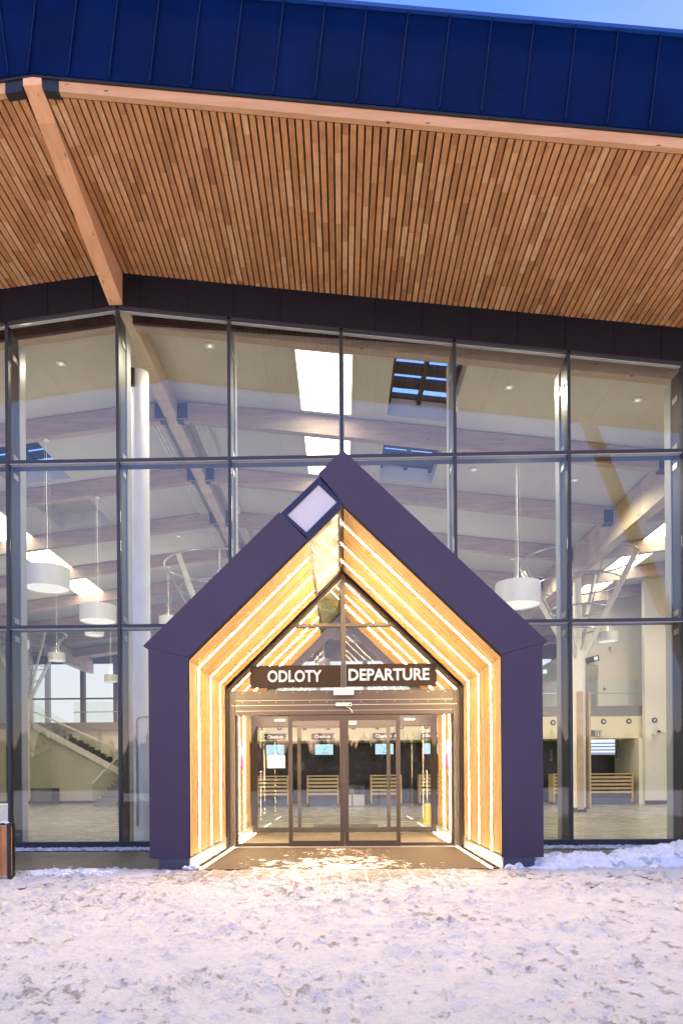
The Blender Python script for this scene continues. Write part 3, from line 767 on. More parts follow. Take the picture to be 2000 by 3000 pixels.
# ------------------------------------------------------------------ pendant drum lamps
def drum(x, y, zb, D, hgt, label, cord_top, energy):
    t = thing('pendant_lamp', (x, y, zb), label, 'pendant lamp', 'grey drum pendant lamps in the hall')
    q = L(); n_ = 48; R_ = D/2
    for (r0, z0), (r1, z1) in (((R_, 0), (R_, hgt)), ((R_-.012, hgt), (R_-.012, .0)), ((R_-.012, 0), (R_, 0)), ((R_, hgt), (R_-.012, hgt))):
        vs_ = [(r0*math.cos(2*math.pi*i_/n_), r0*math.sin(2*math.pi*i_/n_), z0) for i_ in range(n_)]+[(r1*math.cos(2*math.pi*i_/n_), r1*math.sin(2*math.pi*i_/n_), z1) for i_ in range(n_)]
        q.add(vs_, [(i_, (i_+1) % n_, n_+(i_+1) % n_, n_+i_) for i_ in range(n_)])
    q.build('lamp_shade', M['shade'], t, smooth=True)
    L().cyl((0, 0, .03), (0, 0, .035), R_-.02, n=48).build('diffuser', M['lamp_glow'], t)
    q = L()
    dy = .0
    q.tube([(0, 0, hgt-.05), (.012, 0, hgt+(cord_top-zb-hgt)*.3), (-.006, 0, hgt+(cord_top-zb-hgt)*.6), (.0, 0, cord_top-zb)], .0055, 6)
    for k in range(3):
        a = 2.1*k; q.tube([(.10*math.cos(a), .10*math.sin(a), hgt-.03), (.05*math.cos(a), .05*math.sin(a), cord_top-zb)], .0013, 4)
    q.build('cord', M['whitep'], t)
    L().cyl((0, 0, cord_top-zb-.03), (0, 0, cord_top-zb), .07, n=20).build('ceiling_rose', M['whitep'], t)
    # the lamp's own light, thrown up at the ceiling and a little down
    ld = bpy.data.lights.new('uplight', 'AREA'); ld.shape = 'DISK'; ld.size = D*.7; ld.energy = energy; ld.color = (1, .90, .72)
    lo = bpy.data.objects.new('uplight', ld); C.objects.link(lo); lo.parent = t; lo.location = (0, 0, hgt-.02); lo.rotation_euler = (math.pi, 0, 0)
    return t
E0 = 8
drum(-7.20, 16.6, 5.95, 1.05, .50, 'largest drum pendant on the left, hanging nearest the glass', hallz(-7.2)-.5, E0)
drum(-7.19, 20.05, 5.93, 1.05, .46, 'large drum pendant left of the tall concrete column, second from the left', hallz(-7.2)-.5, E0)
drum(-9.83, 27.0, 6.98, .74, .35, 'small drum pendant directly under the second large left pendant', hallz(-9.8)-.5, E0)
drum(-12.62, 30.0, 6.5, .74, .35, 'small drum pendant in front of the strut cone above the staircase', hallz(-12.6)-.02, E0)
drum(-11.22, 33.0, 5.98, .64, .33, 'smallest drum pendant beside the pale gallery column', hallz(-11.2)-.02, E0)
drum(-12.95, 27.2, 6.55, .74, .33, 'drum pendant cut off by the leftmost grey steel post', hallz(-12.9)-.02, E0)
drum(4.27, 16.6, 5.40, 1.06, .53, 'large drum pendant right of the porch roof slope', hallz(4.27)-.5, E0)
drum(10.44, 27.0, 6.5, .76, .36, 'small drum pendant before the ivory wall on the right', hallz(10.4)-.02, E0)
drum(-6.83, 26.9, 7.3, .76, .36, 'drum pendant half hidden behind the left slope of the porch roof', hallz(-6.8)-.5, E0)
drum(-.95, 36.0, 7.1, .70, .38, 'small drum pendant seen through the gable glass above the sign', hallz(-.95)-.02, E0)
drum(3.2, 23.5, 6.0, .9, .42, 'drum pendant hanging behind the right slope of the porch roof', hallz(3.2)-.5, E0)

# ------------------------------------------------------------------ recessed downlights
def downlight(x, y, label, energy):
    z = hallz(x)-.012
    t = thing('downlight', (x, y, z), label, 'downlight', 'small square downlights in the hall ceiling')
    L().box(-.09, .09, -.09, .09, -.012, .0).build('trim', M['whitep'], t)
    L().cyl((0, 0, -.016), (0, 0, -.0125), .04, n=14).build('bulb', M['lamp_glow'], t)
    ld = bpy.data.lights.new('spot', 'SPOT'); ld.energy = energy; ld.spot_size = math.radians(150); ld.spot_blend = .5; ld.shadow_soft_size = .06; ld.color = (1, .90, .70)
    lo = bpy.data.objects.new('spot', ld); C.objects.link(lo); lo.parent = t; lo.location = (0, 0, -.10)
for ri_, (y, rn) in enumerate(((14.6, 'first'), (18.5, 'second'), (25.2, 'fourth'), (32.2, 'sixth'))):  # a few of these lamps are known, the others are added to light the hall
    for ci_, (x, cn) in enumerate(((-12.2, 'first'), (-6.0, 'second'), (3.6, 'third'), (6.3, 'fourth'), (12.6, 'fifth'))):
        if ri_ == 0 and ci_ in (0, 4): continue
        downlight(x, y, 'small square downlight of a partly added grid, %s ceiling bay from the glass, %s column from the left' % (rn, cn), 190 if ri_ == 0 else 170)

downlight(-2.7, 14.2, 'added downlight close to the glass, lighting the right side of the tall white column', 170)  # extra lamp added to brighten the round column
# ================================================================== entrance porch
P = thing('entrance_porch', (XC, 9.45, 0), 'gabled violet entrance porch lined with glowing timber battens', 'porch')
Y0, Y1, Y2 = 9.45, 12.42, 15.7
X = lambda v: XC+v
def pr(poly, y0, y1): return MB().prism([(X(a), z) for a, z in poly], y0, y1)
pr([(-2.725, .165), (-2.165, .165), (-2.165, 2.965), (-2.725, 3.11)], Y0, Y1).build('side_panel', M['violet'], P, bevel=.004)
pr([(2.725, .165), (2.165, .165), (2.165, 2.965), (2.725, 3.11)], Y0, Y1).build('side_panel', M['violet'], P, bevel=.004)
ri = lambda ax: 5.055-.974*ax                      # inner roof line
ro = lambda ax: 5.825-.962*ax                      # outer roof line
pr([(2.165, 2.968), (2.728, 3.112), (2.79, 3.125), (2.79, 3.145), (0, 5.825), (-.335, 5.825-.962*.335), (0, 5.075), (.02, 5.045)], Y0, Y1).build('roof_slope', M['violet'], P, bevel=.004)
pr([(-2.165, 2.968), (-2.728, 3.112), (-2.79, 3.125), (-2.79, 3.145), (-.885, ro(.885)), (-.497, ri(.497)+.01)], Y0, Y1).build('roof_slope', M['violet'], P, bevel=.004)
for sg in (-1, 1):
    MB().box(*sorted((X(sg*2.175), X(sg*2.60))), Y0+.01, Y1, -.011, .164).build('plinth', M['violet_dark'], P)
    MB().box(*sorted((X(sg*2.150), X(sg*2.1745))), Y0+.005, Y1-.01, .0, .20).build('kick_plate', M['steel'], P)
# window box in the left slope
q = MB()
o4 = [(-.872, 4.952), (-.338, 5.452), (-.008, 5.09), (-.487, 4.605)]; i4 = [(-.775, 4.935), (-.338, 5.352), (-.083, 5.105), (-.510, 4.690)]
for k in range(4):
    a, b_ = o4[k], o4[(k+1) % 4]; c_, d_ = i4[(k+1) % 4], i4[k]
    q.prism([(X(a[0]), a[1]), (X(b_[0]), b_[1]), (X(c_[0]), c_[1]), (X(d_[0]), d_[1])], Y0+.012, Y0+.30)
wb = q.build('window_box', M['boxframe'], P)
MB().prism([(X(a), z) for a, z in i4], Y0+.035, Y0+.05).build('frosted_pane', M['frost'], wb)
# glazed roof strip between window box and hall
sl = .974
def strip_quad(ax0, ax1, y0, y1, lift=0):
    return [(X(-ax0), y0, ri(ax0)+lift), (X(-ax1), y0, ri(ax1)+lift), (X(-ax1), y1, ri(ax1)+lift), (X(-ax0), y1, ri(ax0)+lift)]
def slab_q(mb, ax0, ax1, y0, y1, l0, l1):
    a = strip_quad(ax0, ax1, y0, y1, l0); b_ = strip_quad(ax0, ax1, y0, y1, l1)
    return mb.add(a+b_, [(0, 3, 2, 1), (4, 5, 6, 7), (0, 1, 5, 4), (1, 2, 6, 5), (2, 3, 7, 6), (3, 0, 4, 7)])
slab_q(MB(), .455, .045, Y0+.16, Y1-.04, .01, .03).build('roof_glass', M['roofglass'], P)
slab_q(MB(), .5, .0, Y0+.30, Y1, .36, .50).build('roof_snow', M['snowclean'], P)
q = MB(); slab_q(q, .505, .455, Y0+.02, Y1, -.03, .10); slab_q(q, .045, -.005, Y0+.02, Y1, -.03, .10)
slab_q(q, .455, .045, Y0+.02, Y0+.16, -.03, .06); slab_q(q, .455, .045, Y1-.05, Y1, -.03, .06)
q.build('roof_glass_frame', M['bronze'], P)
slab_q(MB(), .455, .045, 12.70, 15.55, .01, .03).build('roof_glass', M['hallglass'], P)
q = MB(); slab_q(q, .505, .455, 12.62, Y2, -.02, .05); slab_q(q, .045, .0, 12.62, Y2, -.02, .05); slab_q(q, .455, .045, 12.62, 12.70, -.02, .05); slab_q(q, .455, .045, 15.55, Y2, -.02, .05)
q.build('roof_glass_frame', M['bronze_dark'], P)

# timber battens with slots for the light lines
t_ = .03
LEDY = [10.10, 11.00, 11.87, 13.05, 13.90, 14.72]
def batten_poly(side, inner, outer):
    """band outline following wall and slope; inner/outer are distances behind the lining face"""
    s_ = side; w_ = 2.15
    k = math.sqrt(1+sl*sl)
    def path(d):
        e = w_+d; zr = lambda ax: 5.02+d*k-sl*ax
        end = .50 if s_ < 0 else 0.012
        return [(s_*e, .17), (s_*e, zr(e)), (s_*end, zr(end))]
    a, b_ = path(inner), path(outer)
    return a, b_
def add_batten(mb, side, y0, y1, inner=0.0, outer=.045):
    a, b_ = batten_poly(side, inner, outer)
    for k in range(2):
        mb.prism([(X(a[k][0]), a[k][1]), (X(a[k+1][0]), a[k+1][1]), (X(b_[k+1][0]), b_[k+1][1]), (X(b_[k][0]), b_[k][1])], y0, y1)
for side in (-1, 1):
    for ya, yb in ((Y0+.004, 12.36), (12.64, Y2-.02)):
        q = MB(); y = ya
        while y < yb-.05:
            y_e = min(y+.0585, yb)
            if not any(y-.012 < ly < y_e+.012 for ly in LEDY): add_batten(q, side, y, y_e)
            y += .0775
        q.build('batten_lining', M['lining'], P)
        qb = MB(); add_batten(qb, side, ya, yb, .050, .060); qb.build('lining_backing', M['black'], P)
    for ly in LEDY:
        q = MB(); add_batten(q, side, ly-.016, ly+.016, .004, .026); q.build('light_line', M['led'], P)
    MB().box(*sorted((X(side*2.02), X(side*2.05))), 9.58, 12.42, .0045, .009).build('floor_light_line', M['floorled'], P)
    MB().box(*sorted((X(side*2.02), X(side*2.05))), 12.70, 15.6, .002, .007).build('floor_light_line', M['floorled'], P)
    # vestibule outer skin in the hall
    pr([(side*2.20, 0), (side*2.30, 0), (side*2.30, 3.0), (side*2.20, 2.95)], 12.64, Y2).build('vestibule_wall', M['taupe'], P)
    lo_, hi_ = (.5, 2.3)
    if side > 0: lo_ = 0.0
    pr([(side*lo_, ri(lo_)+.06), (side*2.30, ri(2.30)+.10), (side*2.30, ri(2.30)+.18), (side*lo_, ri(lo_)+.14)], 12.64, Y2).build('vestibule_roof', M['taupe'], P)
    MB().box(*sorted((X(side*2.10), X(side*2.1745))), 12.64, Y2, .001, .17).build('kick_plate', M['steel'], P)

# ---- door wall
DY0, DY1 = 12.44, 12.56
door = MB()
for sg in (-1, 1):
    door.box(*sorted((X(sg*1.985), X(sg*2.10))), DY0, DY1, .0, 2.87)
door.box(X(-1.984), X(1.984), DY0, DY1, 2.425, 2.60)
fr = door.build('door_frame', M['bronze'], P, bevel=.004)
q = MB(); q.box(X(-1.984), X(1.984), DY0+.012, DY1, 2.602, 2.870); 
q.build('door_header', M['bronze'], P)
q = MB(); q.box(X(-2.05), X(2.05), DY0-.012, DY0+.0, 2.60, 2.606); q.box(X(-2.05), X(2.05), DY0+.0, DY0+.011, 2.690, 2.694); q.box(X(-1.98), X(1.98), DY0-.006, DY0-.001, 2.50, 2.504)
for k in range(13):
    for z in (2.66, 2.83): q.cyl((X(-1.85+.308*k), DY0+.0, z), (X(-1.85+.308*k), DY0+.011, z), .006, n=8)
q.build('header_trim', M['steel'], P)
# jamb returns (dark) beside the frame
for sg in (-1, 1): MB().box(*sorted((X(sg*2.102), X(sg*2.175))), 12.38, 12.60, 0, 2.93).build('jamb_return', M['bronze_dark'], P)
def leaf(name, x0, x1, y0, st=.075, top=.10, bot=.105, z0=.02, z1=2.42, mat='bronze'):
    q_ = MB(); q_.box(X(x0), X(x0+st), y0, y0+.045, z0, z1); q_.box(X(x1-st), X(x1), y0, y0+.045, z0, z1)
    q_.box(X(x0+st), X(x1-st), y0, y0+.045, z1-top, z1); q_.box(X(x0+st), X(x1-st), y0, y0+.045, z0, z0+bot)
    o_ = q_.build(name, M[mat], P, bevel=.003)
    MB().box(X(x0+st), X(x1-st), y0+.016, y0+.028, z0+bot, z1-top).build('glass', M['doorglass'], o_)
    return o_
leaf('fixed_door', -1.984, -.965, DY0+.065, .04, .012, .06); leaf('fixed_door', .965, 1.984, DY0+.065, .04, .012, .06)
leaf('sliding_door', -1.02, -.004, DY0+.012); leaf('sliding_door', .004, 1.02, DY0+.012)
MB().box(X(-2.1), X(2.1), 12.40, 12.60, .0045, .02).build('threshold', M['steel'], P)
# gable glazing above the header
ZI = lambda ax: 5.0-sl*ax
q = MB(); q.box(X(-.042), X(.042), DY0-.03, DY1, 2.872, 4.99); q.box(X(-.96), X(-.043), DY0-.02, DY1, 4.03, 4.085); q.box(X(.043), X(.96), DY0-.02, DY1, 4.03, 4.085)
for sg in (-1, 1):
    q.prism([(X(sg*2.15), ZI(2.15)-.075), (X(sg*2.15), ZI(2.15)), (X(sg*.043), ZI(.043)), (X(sg*.043), ZI(.043)-.075)], DY0+.01, DY1)
q.build('gable_frame', M['bronze'], P)
for sg in (-1, 1):
    MB().prism([(X(sg*.043), 2.872), (X(sg*2.1), 2.872), (X(sg*2.1), ZI(2.1)-.07), (X(sg*.96), 4.03), (X(sg*.043), 4.03)], DY0+.045, DY0+.057).build('gable_glass', M['doorglass'], P)
    MB().prism([(X(sg*.043), 4.086), (X(sg*.90), 4.086), (X(sg*.043), ZI(.043)-.07)], DY0+.045, DY0+.057).build('gable_glass', M['doorglass'], P)
# ---- inner doors of the vestibule
IY = 15.72
q = MB(); q.box(X(-2.14), X(2.14), IY, IY+.12, 2.46, 2.72); q.box(X(-2.14), X(-2.04), IY, IY+.12, 0, 2.455); q.box(X(2.04), X(2.14), IY, IY+.12, 0, 2.455)
for sg in (-1, 1): q.prism([(X(sg*2.2), ZI(2.2)-.16), (X(sg*2.2), ZI(2.2)+.05), (X(0), 5.05), (X(0), 4.80)], IY, IY+.12)
q.box(X(-.04), X(.04), IY+.01, IY+.11, 2.722, 4.79)
q.build('inner_door_frame', M['bronze_dark'], P)
for sg in (-1, 1):
    MB().prism([(X(sg*.04), 2.722), (X(sg*2.16), 2.722), (X(sg*2.16), ZI(2.16)-.13), (X(sg*.04), 4.78)], IY+.05, IY+.06).build('gable_glass', M['doorglass'], P)
leaf('inner_door', -2.04, -1.00, IY+.07, .04, .02, .12, 0, 2.46, 'bronze_dark'); leaf('inner_door', 1.00, 2.04, IY+.07, .04, .02, .12, 0, 2.46, 'bronze_dark')
leaf('inner_door', -1.07, -.004, IY+.02, .085, .05, .12, 0, 2.46, 'bronze_dark'); leaf('inner_door', .004, 1.07, IY+.02, .085, .05, .12, 0, 2.46, 'bronze_dark')
MB().box(X(-2.0), X(2.0), 12.75, 15.6, .0005, .0045).build('entrance_mat', M['matgrey'], P)

# ================================================================== signs and small things on the porch
T = thing('departure_sign', (XC, 12.40, 2.93), 'long brown sign board with glowing words ODLOTY and DEPARTURE above the doors', 'sign')
q = MB(); q.box(-1.665, XC-.045, 12.385, 12.405, 2.915, 3.318); q.box(XC+.045, 1.715, 12.385, 12.405, 2.925, 3.332); q.build('sign_board', M['sign_dark'], T)
text('lettering', 'ODLOTY', .292, (-1.345, 12.38, 3.015), M['letters'], T, 'LEFT', .0075, .006, 1, fit=(.985, .218))
text('lettering', 'DEPARTURE', .292, (.125, 12.38, 3.028), M['letters'], T, 'LEFT', .0075, .006, 1, fit=(1.46, .218))
T = thing('emergency_lamp', (XC, 12.36, 2.80), 'small glowing white emergency lamp centred under the departure sign', 'lamp')
MB().box(X(-.185), X(.185), 12.345, 12.405, 2.775, 2.905).build('lamp_housing', M['emlamp'], T, bevel=.01)
MB().box(X(-.165), X(.165), 12.338, 12.3445, 2.833, 2.838).build('seam_line', M['letter_grey'], T)
T = thing('motion_sensor', (XC, 12.40, 2.60), 'grey door sensor with loose cable under the emergency lamp', 'sensor')
MB().box(X(-.14), X(.14), 12.37, 12.425, 2.572, 2.632).build('housing', M['steel'], T, bevel=.008)
MB().box(X(.09), X(.125), 12.362, 12.3695, 2.585, 2.617).build('lens', M['black'], T)
MB().tube([(X(.03), 12.40, 2.57), (X(.09), 12.395, 2.545), (X(.14), 12.395, 2.50), (X(.155), 12.40, 2.45)], .004, 6).build('cable', M['whitep'], T)
T = thing('notice', (-1.21, 12.5, 1.46), 'pale paper notice on the left door glass saying the building is monitored', 'notice')
MB().box(-1.37, -1.05, 12.485, 12.488, 1.46, 1.685).build('sheet', M['paper'], T)
text('lettering', 'OBIEKT', .052, (-1.21, 12.484, 1.595), M['letter_grey'], T, 'CENTER', 0, .0006)
text('lettering', 'MONITOROWANY', .040, (-1.21, 12.484, 1.53), M['letter_grey'], T, 'CENTER', 0, .0006, .93)
T = thing('door_label', (XC+.2, 12.45, 2.25), 'small white sticker at the top of the right sliding door', 'sticker')
MB().box(X(.10), X(.225), 12.462, 12.466, 2.245, 2.305).build('sheet', M['paper'], T)
for nm, sg, lab in (('poster', -1, 'narrow colourful poster on the left timber wall inside the vestibule'), ('poster', 1, 'narrow colourful poster on the right timber wall inside the vestibule')):
    T = thing(nm, (XC+sg*2.14, 14.3, 1.9), lab, 'poster')
    for k, (mm, z0, z1) in enumerate((('poster_blue', 1.92, 2.03), ('poster_pale', 1.75, 1.92), ('poster_pink', 1.52, 1.75), ('red', 1.45, 1.52))):
        MB().box(*sorted((X(sg*2.125), X(sg*2.148))), 14.05, 14.5, z0, z1).build('print_band', M[mm], T)
T = thing('door_closer', (-1.3, 15.7, 2.6), 'pale door sensor on the left of the inner door header', 'sensor')
MB().box(-1.55, -1.30, 15.66, 15.715, 2.57, 2.62).build('housing', M['steel'], T, bevel=.006)
T = thing('door_closer', (1.5, 15.7, 2.6), 'pale door sensor on the right of the inner door header', 'sensor')
MB().box(1.42, 1.67, 15.66, 15.715, 2.57, 2.62).build('housing', M['steel'], T, bevel=.006)

# ================================================================== hall furniture
def counter(x0, x1, y, label, grp='slatted check-in counters'):
    t = thing('check_in_counter', ((x0+x1)/2, y, 0), label, 'counter', grp)
    w_ = (x1-x0)/2
    L().box(-w_+.04, w_-.04, .05, .70, .30, 1.24).build('body', M['darkbody'], t)
    L().box(-w_+.04, w_-.04, .08, .68, .0, .299).build('base', M['counterbase'], t)
    L().box(-w_, w_, -.02, .74, 1.29, 1.34).build('counter_top', M['oak'], t, bevel=.005)
    L().box(-w_, -w_+.06, -.01, .72, .12, 1.289).build('side_frame', M['oak'], t)
    L().box(w_-.06, w_, -.01, .72, .12, 1.289).build('side_frame', M['oak'], t)
    for z in (1.13, .975, .82, .655, .49): L().box(-w_+.061, w_-.061, .0, .035, z, z+.085).build('slat', M['oak'], t)
    return t
counter(-3.68, -2.32, 29.4, 'slatted timber counter first from the left behind the doors')
counter(-1.53, -.16, 29.4, 'slatted timber counter left of the steel baggage scale')
counter(1.21, 2.55, 29.4, 'slatted timber counter right of the steel baggage scale')
counter(3.30, 4.60, 29.4, 'slatted timber counter at the right edge of the door opening')
counter(9.05, 10.35, 29.5, 'slatted timber counter end left of the right column')
counter(10.60, 12.48, 29.6, 'wide slatted information counter right of the right column')
def checksign(x0, w_, body, label):
    t = thing('check_in_sign', (x0+w_/2, 29.97, 2.92), label, 'sign', 'check-in signs above the counters')
    L().box(-w_/2, w_/2, -.03, 0, .0, .265).build('sign_board', M['sign_slate'], t)
    text('lettering', body, .21, (-w_/2+.13, -.034, .062), M['letters_dim'], t, 'LEFT', .004, .002, .92, world=False)
checksign(-3.42, 1.0, 'Check-in  2', 'check-in sign above the leftmost counter behind the doors'); checksign(-1.34, 1.02, 'Check-in  3', 'check-in sign left of the door centre stiles')
checksign(1.33, 1.02, 'Check-in  4', 'check-in sign crossed by the inner door stile right of centre'); checksign(3.45, 1.02, 'Check-in  5', 'check-in sign cut off by the right door edge')
def monitor(x0, w_, label):
    t = thing('monitor', (x0+w_/2, 30.3, 2.26), label, 'monitor', 'airport monitors above the counters')
    L().box(-w_/2-.02, w_/2+.02, .0, .05, -.02, .48).build('casing', M['black'], t)
    L().box(-w_/2, w_/2, -.004, -.001, .0, .46).build('screen', M['screen_blue'], t)
    L().prism([(-.16, .40), (-.10, .40), (.03, .27), (-.02, .25)], -.008, -.005).build('emblem', M['logo_green'], t)
    L().prism([(-.06, .17), (.0, .17), (.12, .31), (.05, .31)], -.011, -.0085).build('emblem', M['logo_teal'], t)
    q_ = L(); q_.box(.10, .24, -.008, -.005, .345, .36); q_.box(-.1, .2, -.008, -.005, .06, .085); q_.box(-.1, .02, -.008, -.005, .11, .12); q_.build('print', M['screen_band'], t)
    L().box(-.02, .02, .01, .04, .48, .62).build('hanger', M['black'], t)
monitor(-3.38, .80, 'pale blue monitor just above the paper notice'); monitor(-1.20, .80, 'pale blue monitor left of the door centre stiles')
monitor(1.47, .80, 'pale blue monitor crossed by the inner door stile right of centre'); monitor(3.60, .8, 'pale monitor sliver at the right edge of the door opening')
# departures board
T = thing('information_board', (11.36, 30.2, 2.18), 'bright flight board with white and blue rows above the information counter', 'screen')
MB().box(10.74, 11.97, 30.2, 30.26, 2.16, 2.845).build('casing', M['black'], T)
MB().box(10.76, 11.95, 30.19, 30.199, 2.18, 2.83).build('screen', M['screen_white'], T)
for k in range(4): MB().box(10.76, 11.95, 30.184, 30.189, 2.20+.145*k, 2.255+.145*k).build('row_band', M['screen_band'], T)
T = thing('information_board', (10.58, 30.2, 2.18), 'green edged flight board sliver next to the right column', 'screen')
MB().box(10.0, 10.70, 30.19, 30.25, 2.18, 2.83).build('casing', M['screen_green'], T)
T = thing('information_sign', (10.9, 29.96, 2.97), 'dark sign with white letter i above the flight board', 'sign')
MB().box(10.2, 11.26, 29.94, 29.97, 2.965, 3.225).build('sign_board', M['sign_slate'], T)
q = MB(); q.box(11.02, 11.22, 29.932, 29.938, 2.99, 3.20); q.build('sign_border', M['letters_dim'], T)
MB().box(11.035, 11.205, 29.926, 29.931, 3.005, 3.185).build('sign_field', M['sign_slate'], T)
text('lettering', 'i', .2, (11.12, 29.922, 3.02), M['letters_dim'], T, 'CENTER', .008, .002)
def speaker(x, z, y, label):
    t = thing('loudspeaker', (x, y, z), label, 'loudspeaker', 'round black loudspeakers on the wall')
    L().cyl((0, -.03, 0), (0, 0, 0), .115, n=28).build('ring', M['black'], t, smooth=True)
    L().cyl((0, -.045, 0), (0, -.031, 0), .06, n=20).build('cone', M['steel'], t, smooth=True)
speaker(9.2, 3.58, 30.0, 'round black loudspeaker left of the right column'); speaker(11.38, 3.60, 30.0, 'round black loudspeaker above the information sign')
speaker(12.47, 3.61, 30.0, 'round black loudspeaker at the right end of the cream bulkhead'); speaker(13.35, 3.60, 29.5, 'round black loudspeaker on the ivory wall at far right')
for k, x in enumerate((-3.6, -2.75, -1.65, -.6, .5, 1.55, 2.6, 3.7)):
    speaker(x, 3.46, 30.0, 'round black loudspeaker peeping under the inner door header, number %s from the left' % ('one', 'two', 'three', 'four', 'five', 'six', 'seven', 'eight')[k])
T = thing('security_camera', (13.3, 29.5, 3.0), 'white dome camera under the far right loudspeaker', 'camera')
MB().cyl((13.3, 29.49, 3.07), (13.3, 29.32, 3.04), .05, n=16).build('bracket', M['whitep'], T, smooth=True)
MB().cyl((13.3, 29.32, 3.06), (13.3, 29.28, 2.94), .085, .06, n=20).build('dome', M['whitep'], T, smooth=True)
MB().cyl((13.3, 29.25, 3.0), (13.3, 29.235, 3.0), .035, n=16).build('lens', M['black'], T)
T = thing('junction_box', (13.75, 29.5, 3.1), 'white square junction box beside the dome camera', 'junction box')
MB().box(13.66, 13.84, 29.44, 29.5, 3.03, 3.21).build('box', M['whitep'], T, bevel=.01); MB().box(13.47, 13.60, 29.45, 29.5, 3.08, 3.16).build('relay', M['black'], T)
T = thing('security_camera', (12.25, 31.5, 7.2), 'small white camera high on the gallery wall', 'camera')
MB().cyl((12.25, 31.49, 7.12), (12.2, 31.3, 7.05), .05, n=14).build('body', M['whitep'], T, smooth=True); MB().cyl((12.2, 31.3, 7.05), (12.19, 31.28, 7.045), .03, n=12).build('lens', M['black'], T)
for nm, x, y, z0, lab in ((0, 12.12, 30.3, 1.98, 'dark tube pendant right of the flight board'), (1, 11.15, 31.2, 1.98, 'dark tube pendant half hidden under the flight board'), (2, 9.2, 30.3, 1.95, 'dark tube pendant left of the right column')):
    T = thing('tube_lamp', (x, y, z0), lab, 'pendant lamp', 'dark tube pendants over the counters')
    MB().cyl((x, y, z0), (x, y, z0+.46), .075, n=20).build('lamp_tube', M['darkbody'], T, smooth=True)
    MB().cyl((x, y, z0-.003), (x, y, z0+.0), .06, n=20).build('bulb', M['letters'], T)
    MB().cyl((x, y, z0+.46), (x, y, 2.87), .008, n=6).build('cord', M['black'], T)
T = thing('gallery_sign', (11.35, 31.4, 6.6), 'small grey pictogram sign above the gallery doorway', 'sign')
MB().bar((11.16, 31.45, 6.48), (11.62, 31.1, 6.58), .03, .26).build('sign_board', M['sign_slate'], T)
MB().bar((11.45, 31.215, 6.55), (11.57, 31.12, 6.57), .012, .16).build('pictogram', M['letters_dim'], T)
T = thing('exit_sign', (9.0, 30.6, 5.9), 'green exit sign with arrow right of the porch eaves', 'sign')
MB().box(8.72, 9.12, 30.5, 30.54, 5.78, 5.98).build('sign_board', M['exit_green'], T)
q = MB(); q.box(8.94, 9.08, 30.494, 30.499, 5.81, 5.95); q.prism([(8.77, 5.88), (8.85, 5.94), (8.85, 5.82)], 30.494, 30.499); q.box(8.851, 8.91, 30.494, 30.499, 5.865, 5.895); q.build('pictogram', M['screen_white'], T)
T = thing('fire_alarm', (11.9, 31.49, 5.2), 'small red alarm beacon on the gallery wall', 'alarm')
MB().cyl((12.0, 31.495, 5.2), (12.0, 31.44, 5.2), .06, n=16).build('beacon', M['red'], T, smooth=True); MB().box(11.96, 12.04, 31.45, 31.495, 5.28, 5.42).build('housing', M['whitep'], T)
# baggage scale between the counters
T = thing('baggage_scale', (.45, 29.3, 0), 'steel baggage scale with glass screens between Check-in 3 and 4', 'scale')
for a, b_ in ((.0, .50), (.53, 1.05)): MB().box(a-.1, b_-.1, 29.3, 29.9, 0.02, .50).build('scale_box', M['steel'], T, bevel=.008)
for x in (.37, .46): MB().box(x-.012, x+.012, 29.28, 29.3, .5, .78).build('post', M['steel'], T)
MB().box(-.1, .95, 29.5, 29.512, .5, 1.0).build('screen_glass', M['railglass'], T)
# wet floor sign and mat
T = thing('wet_floor_sign', (2.2, 18.6, 0), 'yellow folding wet floor sign at the right inner door', 'floor sign')
MB().add([(2.19, 18.45, 0), (2.49, 18.45, 0), (2.45, 18.60, .54), (2.23, 18.60, .54), (2.19, 18.47, 0), (2.49, 18.47, 0), (2.45, 18.62, .54), (2.23, 18.62, .54)], [(0, 1, 2, 3), (7, 6, 5, 4), (0, 3, 7, 4), (1, 5, 6, 2), (3, 2, 6, 7), (0, 4, 5, 1)]).build('front_board', M['yellow'], T)
MB().add([(2.19, 18.79, 0), (2.49, 18.79, 0), (2.45, 18.64, .54), (2.23, 18.64, .54), (2.19, 18.81, 0), (2.49, 18.81, 0), (2.45, 18.66, .54), (2.23, 18.66, .54)], [(0, 1, 2, 3), (7, 6, 5, 4), (0, 3, 7, 4), (1, 5, 6, 2), (3, 2, 6, 7), (0, 4, 5, 1)]).build('rear_board', M['yellow'], T)
T = tag(MB().box(-.75, .92, 17.0, 18.3, .0005, .012).build('door_mat', M['darkbody']), 'dark ribbed mat on the tiles behind the inner doors', 'mat')

# staircase
T = thing('staircase', (-12, 34.5, 0), 'steel and glass staircase rising to the left gallery', 'staircase')
xs0, zs0, xs1, zs1 = -11.0, 1.55, -15.7, 4.15
n_ = 15
dx = (xs1-xs0)/n_; dz = (zs1-zs0)/n_
q = MB()
for k in range(n_):
    q.box(xs0+dx*(k+1), xs0+dx*k+.05, 34.45, 36.1, zs0+dz*(k+1)-.05, zs0+dz*(k+1)); 
    q.box(xs0+dx*k+.0, xs0+dx*k+.03, 34.46, 36.09, zs0+dz*k, zs0+dz*(k+1)-.051)
q.build('upper_steps', M['skirt'], T)
MB().prism([(xs0+.1, zs0-.32), (xs0+.1, zs0+.02), (xs1, zs1+.02), (xs1, zs1-.32)], 34.36, 34.44).build('stringer', M['whitesteel'], T)
MB().prism([(xs0+.1, zs0+.021), (xs1, zs1+.021), (xs1, zs1+1.0), (xs0+.1, zs0+1.0)], 34.39, 34.402).build('glass_railing', M['railglass'], T)
MB().bar((xs0+.3, 34.36, zs0+.95), (xs1, 34.36, zs1+.552), .05, .07).build('handrail', M['whitesteel'], T)
